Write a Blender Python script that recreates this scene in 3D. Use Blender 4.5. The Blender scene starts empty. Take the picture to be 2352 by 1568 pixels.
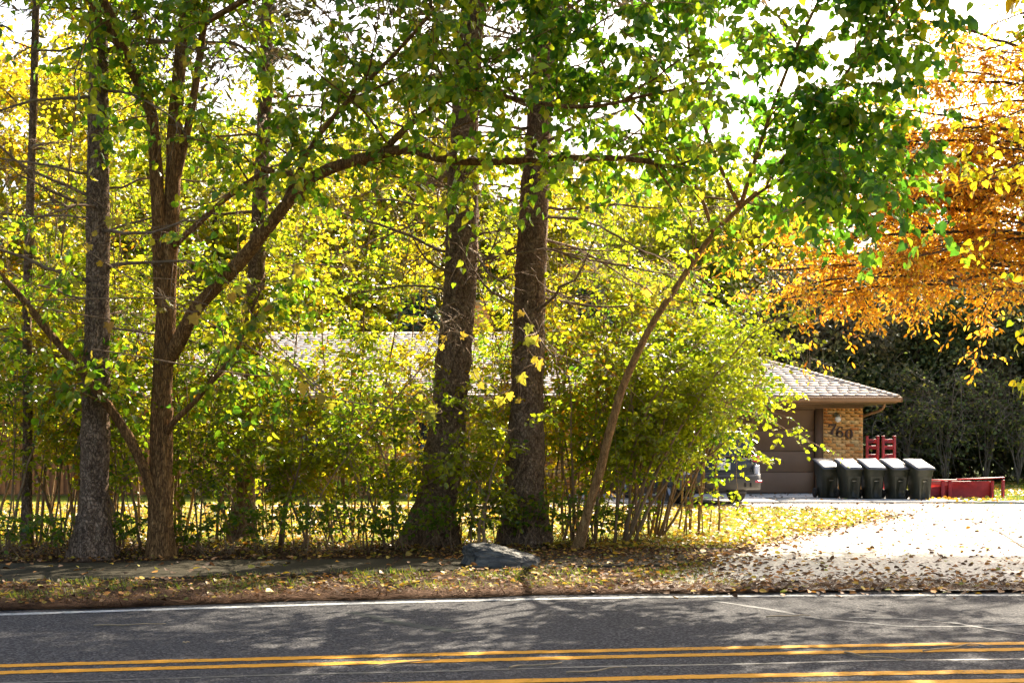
import bpy, math, random
import numpy as np
from mathutils import Vector, Matrix

# ------------------------------------------------------------------ camera
SC = bpy.context.scene
COL = SC.collection
F, CX, HY, CAMZ = 1422.0, 512.0, 437.0, 1.6        # focal length (px of a 1024 px wide frame), horizon row, eye height
cam_d = bpy.data.cameras.new('camera')
cam_d.sensor_width = 36.0
cam_d.lens = 36.0 * F / 1024.0
cam_d.shift_y = (HY - 341.0) / 1024.0
cam_d.clip_start = 0.1
cam_d.clip_end = 2000.0
cam = bpy.data.objects.new('camera', cam_d)
cam.location = (0, 0, CAMZ)
cam.rotation_euler = (math.radians(90), 0, 0)
COL.objects.link(cam)
SC.camera = cam

# ------------------------------------------------------------------ sky, sun, exposure
SUN_EL, SUN_AZ = math.radians(39.0), math.radians(28.0)   # azimuth: clockwise from +Y (straight ahead) towards +X
world = bpy.data.worlds.new('World')
SC.world = world
world.use_nodes = True
wn = world.node_tree
wn.nodes.clear()
sky = wn.nodes.new('ShaderNodeTexSky')
sky.sky_type = 'NISHITA'
sky.sun_disc = False
sky.sun_elevation = SUN_EL
sky.sun_rotation = SUN_AZ
sky.air_density = 1.0
sky.dust_density = 6.0
sky.ozone_density = 0.6
bg = wn.nodes.new('ShaderNodeBackground')
bg.inputs['Strength'].default_value = 0.1
wo = wn.nodes.new('ShaderNodeOutputWorld')
wn.links.new(sky.outputs[0], bg.inputs['Color'])
wn.links.new(bg.outputs[0], wo.inputs['Surface'])
sun_d = bpy.data.lights.new('sun', 'SUN')
sun_d.energy = 5.0
sun_d.angle = math.radians(0.53)
sun_d.color = (1.0, 0.89, 0.72)
sun = bpy.data.objects.new('sun', sun_d)
SUN_DIR = Vector((math.sin(SUN_AZ) * math.cos(SUN_EL), math.cos(SUN_AZ) * math.cos(SUN_EL), math.sin(SUN_EL)))
sun.rotation_euler = (-SUN_DIR).to_track_quat('-Z', 'Y').to_euler()
sun.location = (20, 60, 60)
COL.objects.link(sun)
SC.view_settings.view_transform = 'Standard'
SC.view_settings.look = 'None'
SC.view_settings.gamma = 1.0
SC.view_settings.exposure = 2.1
SC.view_settings.use_curve_mapping = False
SC.render.engine = 'CYCLES'
cy = SC.cycles
cy.use_denoising = True
cy.max_bounces = 7
cy.diffuse_bounces = 4
cy.glossy_bounces = 3
cy.transmission_bounces = 5
cy.transparent_max_bounces = 4
cy.caustics_reflective = False
cy.caustics_refractive = False
cy.sample_clamp_indirect = 6.0

# ------------------------------------------------------------------ helpers
RS = np.random.default_rng(11)
random.seed(5)


def at(px, py, d):
    """world point seen at pixel (px, py) of the 1024 px frame at depth d"""
    return np.array([(px - CX) / F * d, d, CAMZ - (py - HY) / F * d])


def q(x, y, d):
    return at(x * 1024 / 2352.0, y * 1024 / 2352.0, d)


def gp(px, py):
    """ground point seen at a pixel"""
    d = F * CAMZ / (py - HY)
    return ((px - CX) / F * d, d)


def unit(a):
    a = np.asarray(a, float)
    return a / np.maximum(np.linalg.norm(a, axis=-1, keepdims=True), 1e-9)


def tag(o, label=None, cat=None, group=None, kind=None):
    if label: o['label'] = label
    if cat: o['category'] = cat
    if group: o['group'] = group
    if kind: o['kind'] = kind
    return o


def thing(name, label, cat, loc=(0, 0, 0), rz=0.0, group=None):
    o = bpy.data.objects.new(name, None)
    o.empty_display_size = 0.3
    o.location = tuple(float(v) for v in loc)
    o.rotation_euler = (0, 0, rz)
    COL.objects.link(o)
    return tag(o, label, cat, group)


def fast_mesh(name, V, polys):
    """polys: list of int arrays (N,k)"""
    me = bpy.data.meshes.new(name)
    V = np.ascontiguousarray(V, dtype=np.float32)
    me.vertices.add(len(V))
    me.vertices.foreach_set('co', V.ravel())
    loops = np.concatenate([p.ravel() for p in polys]).astype(np.int32)
    tot = np.concatenate([np.full(len(p), p.shape[1], np.int32) for p in polys])
    start = np.concatenate([[0], np.cumsum(tot)[:-1]]).astype(np.int32)
    me.loops.add(len(loops))
    me.loops.foreach_set('vertex_index', loops)
    me.polygons.add(len(tot))
    me.polygons.foreach_set('loop_start', start)
    try:
        me.polygons.foreach_set('loop_total', tot)
    except Exception:
        pass
    me.update(calc_edges=True)
    return me


class Acc:
    """collects shapes; build() links them as one mesh object"""
    def __init__(s):
        s.V, s.P, s.n = [], [], 0

    def add(s, V, *polys):
        V = np.asarray(V, float).reshape(-1, 3)
        s.V.append(V)
        for p in polys:
            p = np.asarray(p, np.int64)
            if p.ndim == 1: p = p[None]
            s.P.append(p + s.n)
        s.n += len(V)
        return s

    def box(s, x0, x1, y0, y1, z0, z1, bev=0.0, M=None):
        if bev > 0:
            b = min(bev, (x1 - x0) * .45, (y1 - y0) * .45, (z1 - z0) * .45)
            V, Q = [], []
            # chamfered box: 24 verts
            for sx in (0, 1):
                for sy in (0, 1):
                    for sz in (0, 1):
                        X = (x0, x1)[sx]; Y = (y0, y1)[sy]; Z = (z0, z1)[sz]
                        dx = b if sx == 0 else -b; dy = b if sy == 0 else -b; dz = b if sz == 0 else -b
                        V += [(X, Y + dy, Z + dz), (X + dx, Y, Z + dz), (X + dx, Y + dy, Z)]
            def k(sx, sy, sz, a): return ((sx * 2 + sy) * 2 + sz) * 3 + a
            Q += [[k(0,0,0,0),k(0,0,1,0),k(0,1,1,0),k(0,1,0,0)],[k(1,0,0,0),k(1,1,0,0),k(1,1,1,0),k(1,0,1,0)],
                  [k(0,0,0,1),k(1,0,0,1),k(1,0,1,1),k(0,0,1,1)],[k(0,1,0,1),k(0,1,1,1),k(1,1,1,1),k(1,1,0,1)],
                  [k(0,0,0,2),k(0,1,0,2),k(1,1,0,2),k(1,0,0,2)],[k(0,0,1,2),k(1,0,1,2),k(1,1,1,2),k(0,1,1,2)]]
            for sy in (0, 1):
                for sz in (0, 1):
                    Q.append([k(0,sy,sz,1),k(1,sy,sz,1),k(1,sy,sz,2),k(0,sy,sz,2)])
            for sx in (0, 1):
                for sz in (0, 1):
                    Q.append([k(sx,0,sz,0),k(sx,1,sz,0),k(sx,1,sz,2),k(sx,0,sz,2)])
            for sx in (0, 1):
                for sy in (0, 1):
                    Q.append([k(sx,sy,0,0),k(sx,sy,1,0),k(sx,sy,1,1),k(sx,sy,0,1)])
            T = [[k(a,b_,c,0),k(a,b_,c,1),k(a,b_,c,2)] for a in (0,1) for b_ in (0,1) for c in (0,1)]
            V = np.array(V)
            if M is not None: V = xf(V, M)
            return s.add(V, np.array(Q), np.array(T))
        V = np.array([(x, y, z) for x in (x0, x1) for y in (y0, y1) for z in (z0, z1)])
        if M is not None: V = xf(V, M)
        return s.add(V, [[0,1,3,2],[4,6,7,5],[0,4,5,1],[2,3,7,6],[0,2,6,4],[1,5,7,3]])

    def prism(s, poly, z0, z1):
        """poly: xy outline, extruded in z"""
        n = len(poly)
        V = [(x, y, z0) for x, y in poly] + [(x, y, z1) for x, y in poly]
        side = [[i, (i + 1) % n, n + (i + 1) % n, n + i] for i in range(n)]
        return s.add(V, np.array(side), np.array([list(range(n))[::-1]]), np.array([[n + i for i in range(n)]]))

    def tube(s, P, R, sides=6, cap=True, **kw):
        V, Q = tubes(np.asarray(P, float)[None], np.asarray(R, float)[None], sides, **kw)
        s.add(V, Q)
        if cap:
            n = len(P)
            s.P.append(np.array([list(range(sides))[::-1]]) + s.n - len(V))
            s.P.append(np.array([[(n - 1) * sides + k for k in range(sides)]]) + s.n - len(V))
        return s

    def lathe(s, prof, seg=20, M=None):
        prof = np.asarray(prof, float)
        a = np.linspace(0, 2 * math.pi, seg, endpoint=False)
        V = np.stack([prof[:, None, 0] * np.cos(a), prof[:, None, 0] * np.sin(a), np.repeat(prof[:, 1:2], seg, 1)], -1).reshape(-1, 3)
        i = np.arange(len(prof) - 1)[:, None] * seg; k = np.arange(seg); k2 = (k + 1) % seg
        Q = np.stack([i + k, i + k2, i + seg + k2, i + seg + k], -1).reshape(-1, 4)
        if M is not None: V = xf(V, M)
        return s.add(V, Q)

    def build(s, name, mat, parent=None, origin=(0, 0, 0), smooth=False):
        V = np.concatenate(s.V) - np.asarray(origin, float)
        o = bpy.data.objects.new(name, fast_mesh(name, V, s.P))
        o.data.materials.append(mat)
        if smooth: o.data.polygons.foreach_set('use_smooth', np.ones(len(o.data.polygons), bool))
        COL.objects.link(o)
        if parent is not None: o.parent = parent
        else: o.location = tuple(float(v) for v in origin)
        return o


def xf(V, M):
    V = np.asarray(V, float)
    A = np.array(M)
    return V @ A[:3, :3].T + A[:3, 3]


def tubes(P, R, sides=3, rough=0.0, lobes=None):
    """P (K,n,3), R (K,n) -> verts, quads of K tubes"""
    K, n, _ = P.shape
    T = np.empty_like(P)
    T[:, 1:-1] = P[:, 2:] - P[:, :-2]
    T[:, 0] = P[:, 1] - P[:, 0]; T[:, -1] = P[:, -1] - P[:, -2]
    T = unit(T)
    main = unit(P[:, -1] - P[:, 0])
    ref = np.where(np.abs(main[:, 2:3]) > 0.75, np.array([[1.0, 0.0, 0.0]]), np.array([[0.0, 0.0, 1.0]]))[:, None, :]
    U = unit(np.cross(T, np.broadcast_to(ref, T.shape)))
    W = np.cross(U, T)
    a = np.linspace(0, 2 * math.pi, sides, endpoint=False)
    rr = R[:, :, None] * np.ones(sides)
    if lobes is not None: rr = rr * lobes(P, a)
    if rough > 0: rr = rr * (1 + rough * RS.normal(size=rr.shape))
    V = P[:, :, None, :] + rr[..., None] * (np.cos(a)[:, None] * U[:, :, None, :] + np.sin(a)[:, None] * W[:, :, None, :])
    base = (np.arange(K) * n * sides)[:, None, None]
    i = (np.arange(n - 1) * sides)[None, :, None]
    k = np.arange(sides)[None, None, :]; k2 = (k + 1) % sides
    Q = np.stack([base + i + k, base + i + k2, base + i + sides + k2, base + i + sides + k], -1).reshape(-1, 4)
    return V.reshape(-1, 3), Q


def spline(pts, n):
    """Catmull-Rom resampling"""
    p = np.asarray(pts, float)
    if len(p) == 2:
        t = np.linspace(0, 1, n)[:, None]
        return p[0] * (1 - t) + p[1] * t
    e = np.vstack([2 * p[0] - p[1], p, 2 * p[-1] - p[-2]])
    t = np.linspace(0, len(p) - 1 - 1e-6, n)
    i = t.astype(int); f = (t - i)[:, None]
    a, b, c, d = e[i], e[i + 1], e[i + 2], e[i + 3]
    return .5 * ((2 * b) + (-a + c) * f + (2 * a - 5 * b + 4 * c - d) * f ** 2 + (-a + 3 * b - 3 * c + d) * f ** 3)


# leaf outlines: verts (x across, y along, z up), quads
T_OVATE = (np.array([(0,0,0),(-.33,.28,.07),(-.29,.66,.06),(0,1,-.06),(.29,.66,.06),(.33,.28,.07)]), np.array([[0,1,2,3],[0,3,4,5]]))
T_DIAM = (np.array([(0,0,0),(-.3,.45,.06),(0,1,-.03),(.3,.45,.06)]), np.array([[0,1,2,3]]))
T_LONG = (np.array([(0,0,0),(-.17,.3,.05),(-.19,.65,.03),(0,1,-.1),(.19,.65,.03),(.17,.3,.05)]), np.array([[0,1,2,3],[0,3,4,5]]))
T_HEART = (np.array([(0,.05,0),(-.24,-.06,.03),(-.45,.2,.09),(-.4,.52,.08),(-.2,.8,.02),(0,1.08,-.12),(.2,.8,.02),(.4,.52,.08),(.45,.2,.09),(.24,-.06,.03)]),
           np.array([[0,1,2,3],[0,3,4,5],[0,5,6,7],[0,7,8,9]]))
T_VINE = (np.array([(0,.3,-.02),(0,.04,0),(-.2,-.08,.03),(-.5,.05,.06),(-.38,.26,.05),(-.56,.56,.0),(-.3,.58,.03),(-.24,.78,.03),(0,1.05,-.14),
                    (.24,.78,.03),(.3,.58,.03),(.56,.56,.0),(.38,.26,.05),(.5,.05,.06),(.2,-.08,.03)]),
          np.array([[0,1,2,3],[0,3,4,5],[0,5,6,7],[0,7,8,9],[0,9,10,11],[0,11,12,13],[0,13,14,1]]))
T_BLADE = (np.array([(-.5,0,0),(.5,0,0),(.12,1,.12),(-.12,1,.12)]), np.array([[0,1,2,3]]))


class Leaves:
    def __init__(s):
        s.C, s.Y, s.N, s.S = [], [], [], []

    def add(s, C, Y, N, S):
        s.C.append(C); s.Y.append(Y); s.N.append(N); s.S.append(S)

    def arrays(s):
        C = np.concatenate(s.C); Y = unit(np.concatenate(s.Y)); N = np.concatenate(s.N); S = np.concatenate(s.S)
        X = unit(np.cross(Y, N)); Z = np.cross(X, Y)
        return C, X, Y, Z, S

    def emit(s, name, mat, tpl, parent=None, origin=(0, 0, 0), wide=1.0, singles=0, maxd=None):
        C, X, Y, Z, S = s.arrays()
        tv, tq = tpl
        tv = tv * np.array([wide, 1, 1])
        keep = np.ones(len(C), bool)
        if singles:
            px = CX + C[:, 0] / C[:, 1] * F; py = HY - (C[:, 2] - CAMZ) / C[:, 1] * F
            face = np.abs(Z[:, 1]) + .35
            score = S / C[:, 1] * face * ((px > 8) & (px < 1016) & (py > 8) & (py < 670))
            idx = np.argsort(-score)[:singles]
            keep[idx] = False
            V3 = []
            for v in range(3):
                b = tv.copy(); b[:, 2] *= (0.6, 1.3, 2.2)[v]; b[:, 0] *= (1, .92, 1.06)[v]
                me = fast_mesh('leaf', b, [tq]); me.materials.append(mat); V3.append(me)
            og = np.asarray(origin, float)
            for j, i in enumerate(idx):
                o = bpy.data.objects.new('leaf', V3[j % 3])
                M = Matrix(((X[i,0]*S[i], Y[i,0]*S[i], Z[i,0]*S[i], C[i,0]-og[0]), (X[i,1]*S[i], Y[i,1]*S[i], Z[i,1]*S[i], C[i,1]-og[1]),
                            (X[i,2]*S[i], Y[i,2]*S[i], Z[i,2]*S[i], C[i,2]-og[2]), (0,0,0,1)))
                o.parent = parent
                o.matrix_local = M
                COL.objects.link(o)
        C, X, Y, Z, S = C[keep], X[keep], Y[keep], Z[keep], S[keep]
        n, k = len(C), len(tv)
        cur = RS.uniform(.5, 2.0, (n, 1, 1))
        w = RS.uniform(.85, 1.12, (n, 1, 1))
        V = C[:, None] + S[:, None, None] * (tv[None, :, 0:1] * w * X[:, None] + tv[None, :, 1:2] * Y[:, None] + tv[None, :, 2:3] * cur * Z[:, None])
        Q = (tq[None] + (np.arange(n) * k)[:, None, None]).reshape(-1, tq.shape[1])
        a = Acc(); a.add(V.reshape(-1, 3), Q)
        o = a.build(name, mat, parent, origin)
        o['kind'] = 'stuff'
        return o


def sprays(L, W, S, D, length, m, size, droop=.35, hang=.5, tw=.004, spread=.9, jit=.12, twigs=True):
    """leafy twigs: S starts (K,3), D directions, length (K,), m leaves each. L: Leaves, W: Acc of twigs"""
    K = len(S)
    if K == 0: return
    D = unit(D); length = np.broadcast_to(np.asarray(length, float), (K,))
    sag = np.zeros((K, 3)); sag[:, 2] = -droop * length
    t = (np.linspace(.12, 1.0, m)[None] + RS.uniform(-.05, .05, (K, m)))[..., None]
    pos = S[:, None] + D[:, None] * length[:, None, None] * t + sag[:, None] * t ** 2
    tan = unit(D[:, None] * length[:, None, None] + 2 * sag[:, None] * t)
    side = unit(np.cross(tan, np.array([0, 0, 1.0])) + 1e-6)
    sgn = np.where(np.arange(m) % 2 == 0, 1.0, -1.0)[None, :, None]
    y = tan * .55 + side * sgn * spread + RS.normal(size=pos.shape) * .35
    y[..., 2] -= hang
    y = unit(y)
    nrm = RS.normal(size=pos.shape) * .85; nrm[..., 2] += .6
    sz = size * RS.uniform(.6, 1.25, (K, m))
    pos = pos + y * sz[..., None] * .25 + RS.normal(size=pos.shape) * jit * size
    L.add(pos.reshape(-1, 3), y.reshape(-1, 3), nrm.reshape(-1, 3), sz.ravel())
    if twigs:
        tt = np.linspace(0, 1, 4)[None, :, None]
        P = S[:, None] + D[:, None] * length[:, None, None] * tt + sag[:, None] * tt ** 2
        R = np.broadcast_to(np.array([tw, tw * .8, tw * .6, tw * .35]), (K, 4))
        V, Q = tubes(P, R, 3)
        W.add(V, Q)


def along(pts, n, t0=.3, t1=1.0):
    """n random points on a polyline, with tangents"""
    t = RS.uniform(t0, t1, n) * (len(pts) - 1.001)
    i = t.astype(int); f = (t - i)[:, None]
    return pts[i] * (1 - f) + pts[i + 1] * f, unit(pts[i + 1] - pts[i])


# ------------------------------------------------------------------ materials
def new_mat(name):
    m = bpy.data.materials.new(name)
    m.use_nodes = True
    nt = m.node_tree
    b = nt.nodes['Principled BSDF']
    return m, nt, b


def ramp(nt, stops, src=None, interp='LINEAR'):
    r = nt.nodes.new('ShaderNodeValToRGB')
    r.color_ramp.interpolation = interp
    e = r.color_ramp.elements
    while len(e) < len(stops): e.new(.5)
    for k, (p, c) in enumerate(stops):
        e[k].position = p; e[k].color = (c[0], c[1], c[2], 1)
    if src is not None: nt.links.new(src, r.inputs['Fac'])
    return r


def noise(nt, scale, detail=4, rough=.55, vec=None):
    n = nt.nodes.new('ShaderNodeTexNoise')
    n.inputs['Scale'].default_value = scale
    n.inputs['Detail'].default_value = detail
    n.inputs['Roughness'].default_value = rough
    if vec is not None: nt.links.new(vec, n.inputs['Vector'])
    return n


def position(nt, scale=(1, 1, 1)):
    g = nt.nodes.new('ShaderNodeNewGeometry')
    mp = nt.nodes.new('ShaderNodeMapping')
    mp.inputs['Scale'].default_value = scale
    nt.links.new(g.outputs['Position'], mp.inputs['Vector'])
    return mp.outputs[0]


def mixc(nt, a, b, fac, mode='MIX'):
    m = nt.nodes.new('ShaderNodeMix')
    m.data_type = 'RGBA'; m.blend_type = mode
    for s, v in ((m.inputs[6], a), (m.inputs[7], b), (m.inputs[0], fac)):
        if isinstance(v, bpy.types.NodeSocket): nt.links.new(v, s)
        elif isinstance(v, (int, float)): s.default_value = v
        else: s.default_value = (v[0], v[1], v[2], 1)
    return m.outputs[2]


def math_n(nt, op, a, b=None):
    m = nt.nodes.new('ShaderNodeMath'); m.operation = op
    for k, v in ((0, a), (1, b)):
        if v is None: continue
        if isinstance(v, bpy.types.NodeSocket): nt.links.new(v, m.inputs[k])
        else: m.inputs[k].default_value = v
    return m.outputs[0]


def rand_piece(nt):
    """random number per loose piece and per object"""
    g = nt.nodes.new('ShaderNodeNewGeometry'); o = nt.nodes.new('ShaderNodeObjectInfo')
    return math_n(nt, 'FRACT', math_n(nt, 'ADD', g.outputs['Random Per Island'], o.outputs['Random']))


def bump(nt, b, height, strength=.5, dist=.02):
    n = nt.nodes.new('ShaderNodeBump')
    n.inputs['Strength'].default_value = strength
    n.inputs['Distance'].default_value = dist
    nt.links.new(height, n.inputs['Height'])
    nt.links.new(n.outputs[0], b.inputs['Normal'])


def leaf_mat(name, stops, trans=.5, refl=.35, rough=.42, clump=None, cscale=.7, spec=.5):
    """stops: transmitted colours, spread over the leaves at random; clump: colour of whole patches"""
    m, nt, b = new_mat(name)
    r = rand_piece(nt)
    col = ramp(nt, stops, r).outputs[0]
    if clump is not None:
        nz = noise(nt, cscale, 2, .5, position(nt))
        fr = ramp(nt, [(.42, (0,0,0)), (.62, (1,1,1))], nz.outputs[0]).outputs[0]
        col = mixc(nt, col, clump, math_n(nt, 'MULTIPLY', fr, .75))
    dark = mixc(nt, col, (refl, refl, refl), 1.0, 'MULTIPLY')
    nt.links.new(dark, b.inputs['Base Color'])
    b.inputs['Roughness'].default_value = rough
    b.inputs['Specular IOR Level'].default_value = spec
    t = nt.nodes.new('ShaderNodeBsdfTranslucent')
    nt.links.new(col, t.inputs['Color'])
    mx = nt.nodes.new('ShaderNodeMixShader')
    mx.inputs[0].default_value = trans
    nt.links.new(b.outputs[0], mx.inputs[1]); nt.links.new(t.outputs[0], mx.inputs[2])
    nt.links.new(mx.outputs[0], nt.nodes['Material Output'].inputs['Surface'])
    return m


def plain(name, col, rough=.6, spec=.4, var=.12, scale=6, metal=0.0, piece=0.0):
    m, nt, b = new_mat(name)
    nz = noise(nt, scale, 5, .6, position(nt))
    lo = tuple(c * (1 - var) for c in col); hi = tuple(min(1, c * (1 + var)) for c in col)
    c = ramp(nt, [(.3, lo), (.7, hi)], nz.outputs[0]).outputs[0]
    if piece:
        c = mixc(nt, c, ramp(nt, [(0, (1-piece,)*3), (1, (1+piece,)*3)], rand_piece(nt)).outputs[0], 1.0, 'MULTIPLY')
    nt.links.new(c, b.inputs['Base Color'])
    b.inputs['Roughness'].default_value = rough
    b.inputs['Specular IOR Level'].default_value = spec
    b.inputs['Metallic'].default_value = metal
    return m


def bark(name, c0, c1, c2, vscale=(9, 9, 4), strength=.9):
    m, nt, b = new_mat(name)
    p = position(nt, vscale)
    v = nt.nodes.new('ShaderNodeTexVoronoi'); v.feature = 'DISTANCE_TO_EDGE'
    v.inputs['Scale'].default_value = 3.0
    nz0 = noise(nt, 2.2, 3, .6, p)
    vm = nt.nodes.new('ShaderNodeVectorMath'); vm.operation = 'MULTIPLY_ADD'
    nt.links.new(nz0.outputs[1], vm.inputs[0]); vm.inputs[1].default_value = (.9, .9, .9); nt.links.new(p, vm.inputs[2])
    nt.links.new(vm.outputs[0], v.inputs['Vector'])
    crack = ramp(nt, [(.0, (0,0,0)), (.16, (1,1,1))], v.outputs['Distance']).outputs[0]
    nz = noise(nt, 1.3, 6, .65, p)
    c = ramp(nt, [(.3, c0), (.55, c1), (.75, c2)], nz.outputs[0]).outputs[0]
    c = mixc(nt, mixc(nt, c, (.45, .45, .45), 1.0, 'MULTIPLY'), c, crack)
    nt.links.new(c, b.inputs['Base Color'])
    b.inputs['Roughness'].default_value = .9
    b.inputs['Specular IOR Level'].default_value = .15
    h = math_n(nt, 'ADD', crack, math_n(nt, 'MULTIPLY', nz.outputs[0], .8))
    bump(nt, b, h, strength, .025)
    return m


def asphalt(name, base, speck, wear, gscale=70, rough=.85):
    m, nt, b = new_mat(name)
    p = position(nt)
    v = nt.nodes.new('ShaderNodeTexVoronoi'); v.inputs['Scale'].default_value = gscale
    nt.links.new(p, v.inputs['Vector'])
    g = ramp(nt, [(0, tuple(c * .45 for c in base)), (.45, base), (.75, speck), (1.0, tuple(min(1, c * 1.7) for c in speck))], v.outputs['Color']).outputs[0]
    big = noise(nt, .8, 5, .6, p)
    c = mixc(nt, g, wear, math_n(nt, 'MULTIPLY', ramp(nt, [(.45, (0,0,0)), (.75, (1,1,1))], big.outputs[0]).outputs[0], .45))
    nt.links.new(c, b.inputs['Base Color'])
    b.inputs['Roughness'].default_value = rough
    b.inputs['Specular IOR Level'].default_value = .08
    fine = noise(nt, gscale * .8, 3, .6, p)
    bump(nt, b, math_n(nt, 'ADD', v.outputs['Distance'], fine.outputs[0]), .55, .012)
    return m


def paint(name, col, under, wearlo=.36, wearhi=.5, scale=26):
    m, nt, b = new_mat(name)
    p = position(nt)
    n1 = noise(nt, scale, 5, .7, p)
    n2 = noise(nt, 2.0, 3, .5, p)
    f = ramp(nt, [(wearlo, (0,0,0)), (wearhi, (1,1,1))], math_n(nt, 'ADD', math_n(nt, 'MULTIPLY', n1.outputs[0], .7), math_n(nt, 'MULTIPLY', n2.outputs[0], .3))).outputs[0]
    nt.links.new(mixc(nt, under, col, f), b.inputs['Base Color'])
    b.inputs['Roughness'].default_value = .75
    b.inputs['Specular IOR Level'].default_value = .1
    v = nt.nodes.new('ShaderNodeTexVoronoi'); v.inputs['Scale'].default_value = 70
    nt.links.new(p, v.inputs['Vector'])
    bump(nt, b, v.outputs['Distance'], .4, .008)
    return m


def ground_mat(name, stops, s1=3.0, s2=22.0, rough=.95, bs=.6):
    m, nt, b = new_mat(name)
    p = position(nt)
    n1 = noise(nt, s1, 6, .65, p); n2 = noise(nt, s2, 4, .7, p)
    f = math_n(nt, 'ADD', math_n(nt, 'MULTIPLY', n1.outputs[0], .5), math_n(nt, 'MULTIPLY', n2.outputs[0], .5))
    nt.links.new(ramp(nt, stops, f).outputs[0], b.inputs['Base Color'])
    b.inputs['Roughness'].default_value = rough
    b.inputs['Specular IOR Level'].default_value = .03
    bump(nt, b, n2.outputs[0], bs, .03)
    return m


M = {}
M['asphalt'] = asphalt('road asphalt', (.034, .033, .035), (.075, .072, .07), (.05, .048, .047), 60, .9)
M['drive'] = asphalt('weathered driveway concrete', (.46, .42, .355), (.62, .57, .49), (.56, .51, .43), 45, .7)
M['white'] = paint('white road paint', (.36, .36, .345), (.07, .07, .07), .38, .52)
M['yellow'] = paint('yellow road paint', (.5, .23, .018), (.08, .06, .035), .33, .47)
M['tar'] = plain('tar seam', (.03, .03, .034), .5, .5, .4, 30)
M['seal'] = paint('pale crack filler', (.15, .148, .14), (.06, .06, .06), .36, .6)
M['greenpatch'] = paint('worn green marking', (.034, .046, .033), (.045, .045, .045), .4, .7)
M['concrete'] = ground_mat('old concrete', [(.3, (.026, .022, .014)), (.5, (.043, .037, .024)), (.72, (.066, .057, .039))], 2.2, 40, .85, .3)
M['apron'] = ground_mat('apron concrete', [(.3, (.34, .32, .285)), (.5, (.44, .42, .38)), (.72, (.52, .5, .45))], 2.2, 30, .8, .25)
M['soil'] = ground_mat('needle covered soil', [(.3, (.028, .016, .009)), (.5, (.055, .032, .018)), (.7, (.095, .058, .032))], 4, 40)
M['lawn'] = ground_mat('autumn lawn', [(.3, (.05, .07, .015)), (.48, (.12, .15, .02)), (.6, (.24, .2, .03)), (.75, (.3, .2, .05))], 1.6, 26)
M['turf'] = ground_mat('dark green turf', [(.3, (.03, .05, .014)), (.5, (.06, .09, .02)), (.7, (.12, .12, .03))], .8, 20)  # tones darker and greener than the front lawn
M['bark_spruce'] = bark('spruce bark', (.13, .08, .048), (.29, .185, .115), (.44, .31, .2), (9, 9, 5))
M['bark_mulberry'] = bark('mulberry bark', (.15, .072, .028), (.34, .17, .06), (.48, .27, .11), (15, 15, 2.6))
M['bark_stem'] = plain('shrub stem bark', (.24, .15, .08), .85, .2, .4, 14)
M['bark_grey'] = plain('dead twig bark', (.2, .135, .085), .9, .2, .4, 10)
M['bark_far'] = plain('far tree bark', (.07, .05, .035), .9, .15, .3, 2)
M['leaf_mulb'] = leaf_mat('mulberry leaf', [(0, (.1, .25, .012)), (.4, (.26, .45, .014)), (.75, (.48, .58, .016)), (1, (.7, .58, .025))], .58, .34, .32, spec=.5)
M['leaf_mulb_dark'] = leaf_mat('deep green mulberry leaf', [(0, (.06, .2, .014)), (.5, (.16, .36, .016)), (.85, (.32, .5, .016)), (1, (.56, .54, .025))], .54, .4, .32, spec=.5)
M['leaf_shrub'] = leaf_mat('honeysuckle leaf', [(0, (.06, .18, .008)), (.35, (.2, .36, .01)), (.7, (.42, .54, .014)), (1, (.66, .6, .022))], .6, .28, .24, clump=(.48, .52, .014), cscale=.6, spec=.6)
M['leaf_shrub_y'] = leaf_mat('yellowing shrub leaf', [(0, (.15, .3, .009)), (.4, (.4, .5, .012)), (.74, (.64, .57, .016)), (.88, (.72, .43, .018)), (1, (.66, .25, .013))], .62, .28, .24, clump=(.66, .53, .016), cscale=.5, spec=.6)
M['leaf_weed'] = leaf_mat('weed leaf', [(0, (.1, .28, .01)), (.6, (.28, .42, .014)), (1, (.46, .47, .014))], .55, .3, .4)
M['leaf_vine'] = leaf_mat('grape vine leaf', [(0, (.3, .33, .025)), (.4, (.46, .41, .03)), (.8, (.56, .4, .035)), (1, (.52, .28, .04))], .5, .45, .5)
M['leaf_orange'] = leaf_mat('orange oak leaf', [(0, (.42, .13, .012)), (.22, (.76, .31, .016)), (.5, (.88, .45, .02)), (.82, (.92, .62, .05)), (.92, (.6, .62, .04)), (1, (.46, .22, .05))], .62, .38, .33, clump=(.84, .38, .016), cscale=.8)
M['leaf_bgy'] = leaf_mat('far yellow leaf', [(0, (.2, .32, .008)), (.35, (.42, .46, .012)), (.7, (.58, .48, .015)), (1, (.62, .36, .018))], .64, .24, .5, clump=(.5, .42, .014), cscale=.22)
M['leaf_bgo'] = leaf_mat('far orange leaf', [(0, (.5, .42, .014)), (.5, (.62, .4, .016)), (1, (.62, .22, .014))], .64, .24, .5, clump=(.6, .48, .02), cscale=.25)
M['leaf_bgg'] = leaf_mat('far green leaf', [(0, (.12, .24, .008)), (.6, (.34, .42, .014)), (1, (.54, .46, .02))], .62, .26, .5, clump=(.46, .42, .018), cscale=.2)
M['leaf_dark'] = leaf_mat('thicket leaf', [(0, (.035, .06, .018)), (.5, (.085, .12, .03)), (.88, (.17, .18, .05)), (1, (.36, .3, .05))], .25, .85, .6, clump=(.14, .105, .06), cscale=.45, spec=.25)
M['leaf_fir'] = leaf_mat('evergreen needle spray', [(0, (.02, .05, .03)), (.6, (.05, .1, .05)), (1, (.1, .15, .06))], .2, .7, .6)
M['leaf_spruce'] = leaf_mat('spruce needle spray', [(0, (.05, .07, .03)), (.6, (.1, .1, .04)), (1, (.2, .13, .05))], .3, .6, .7)
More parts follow.
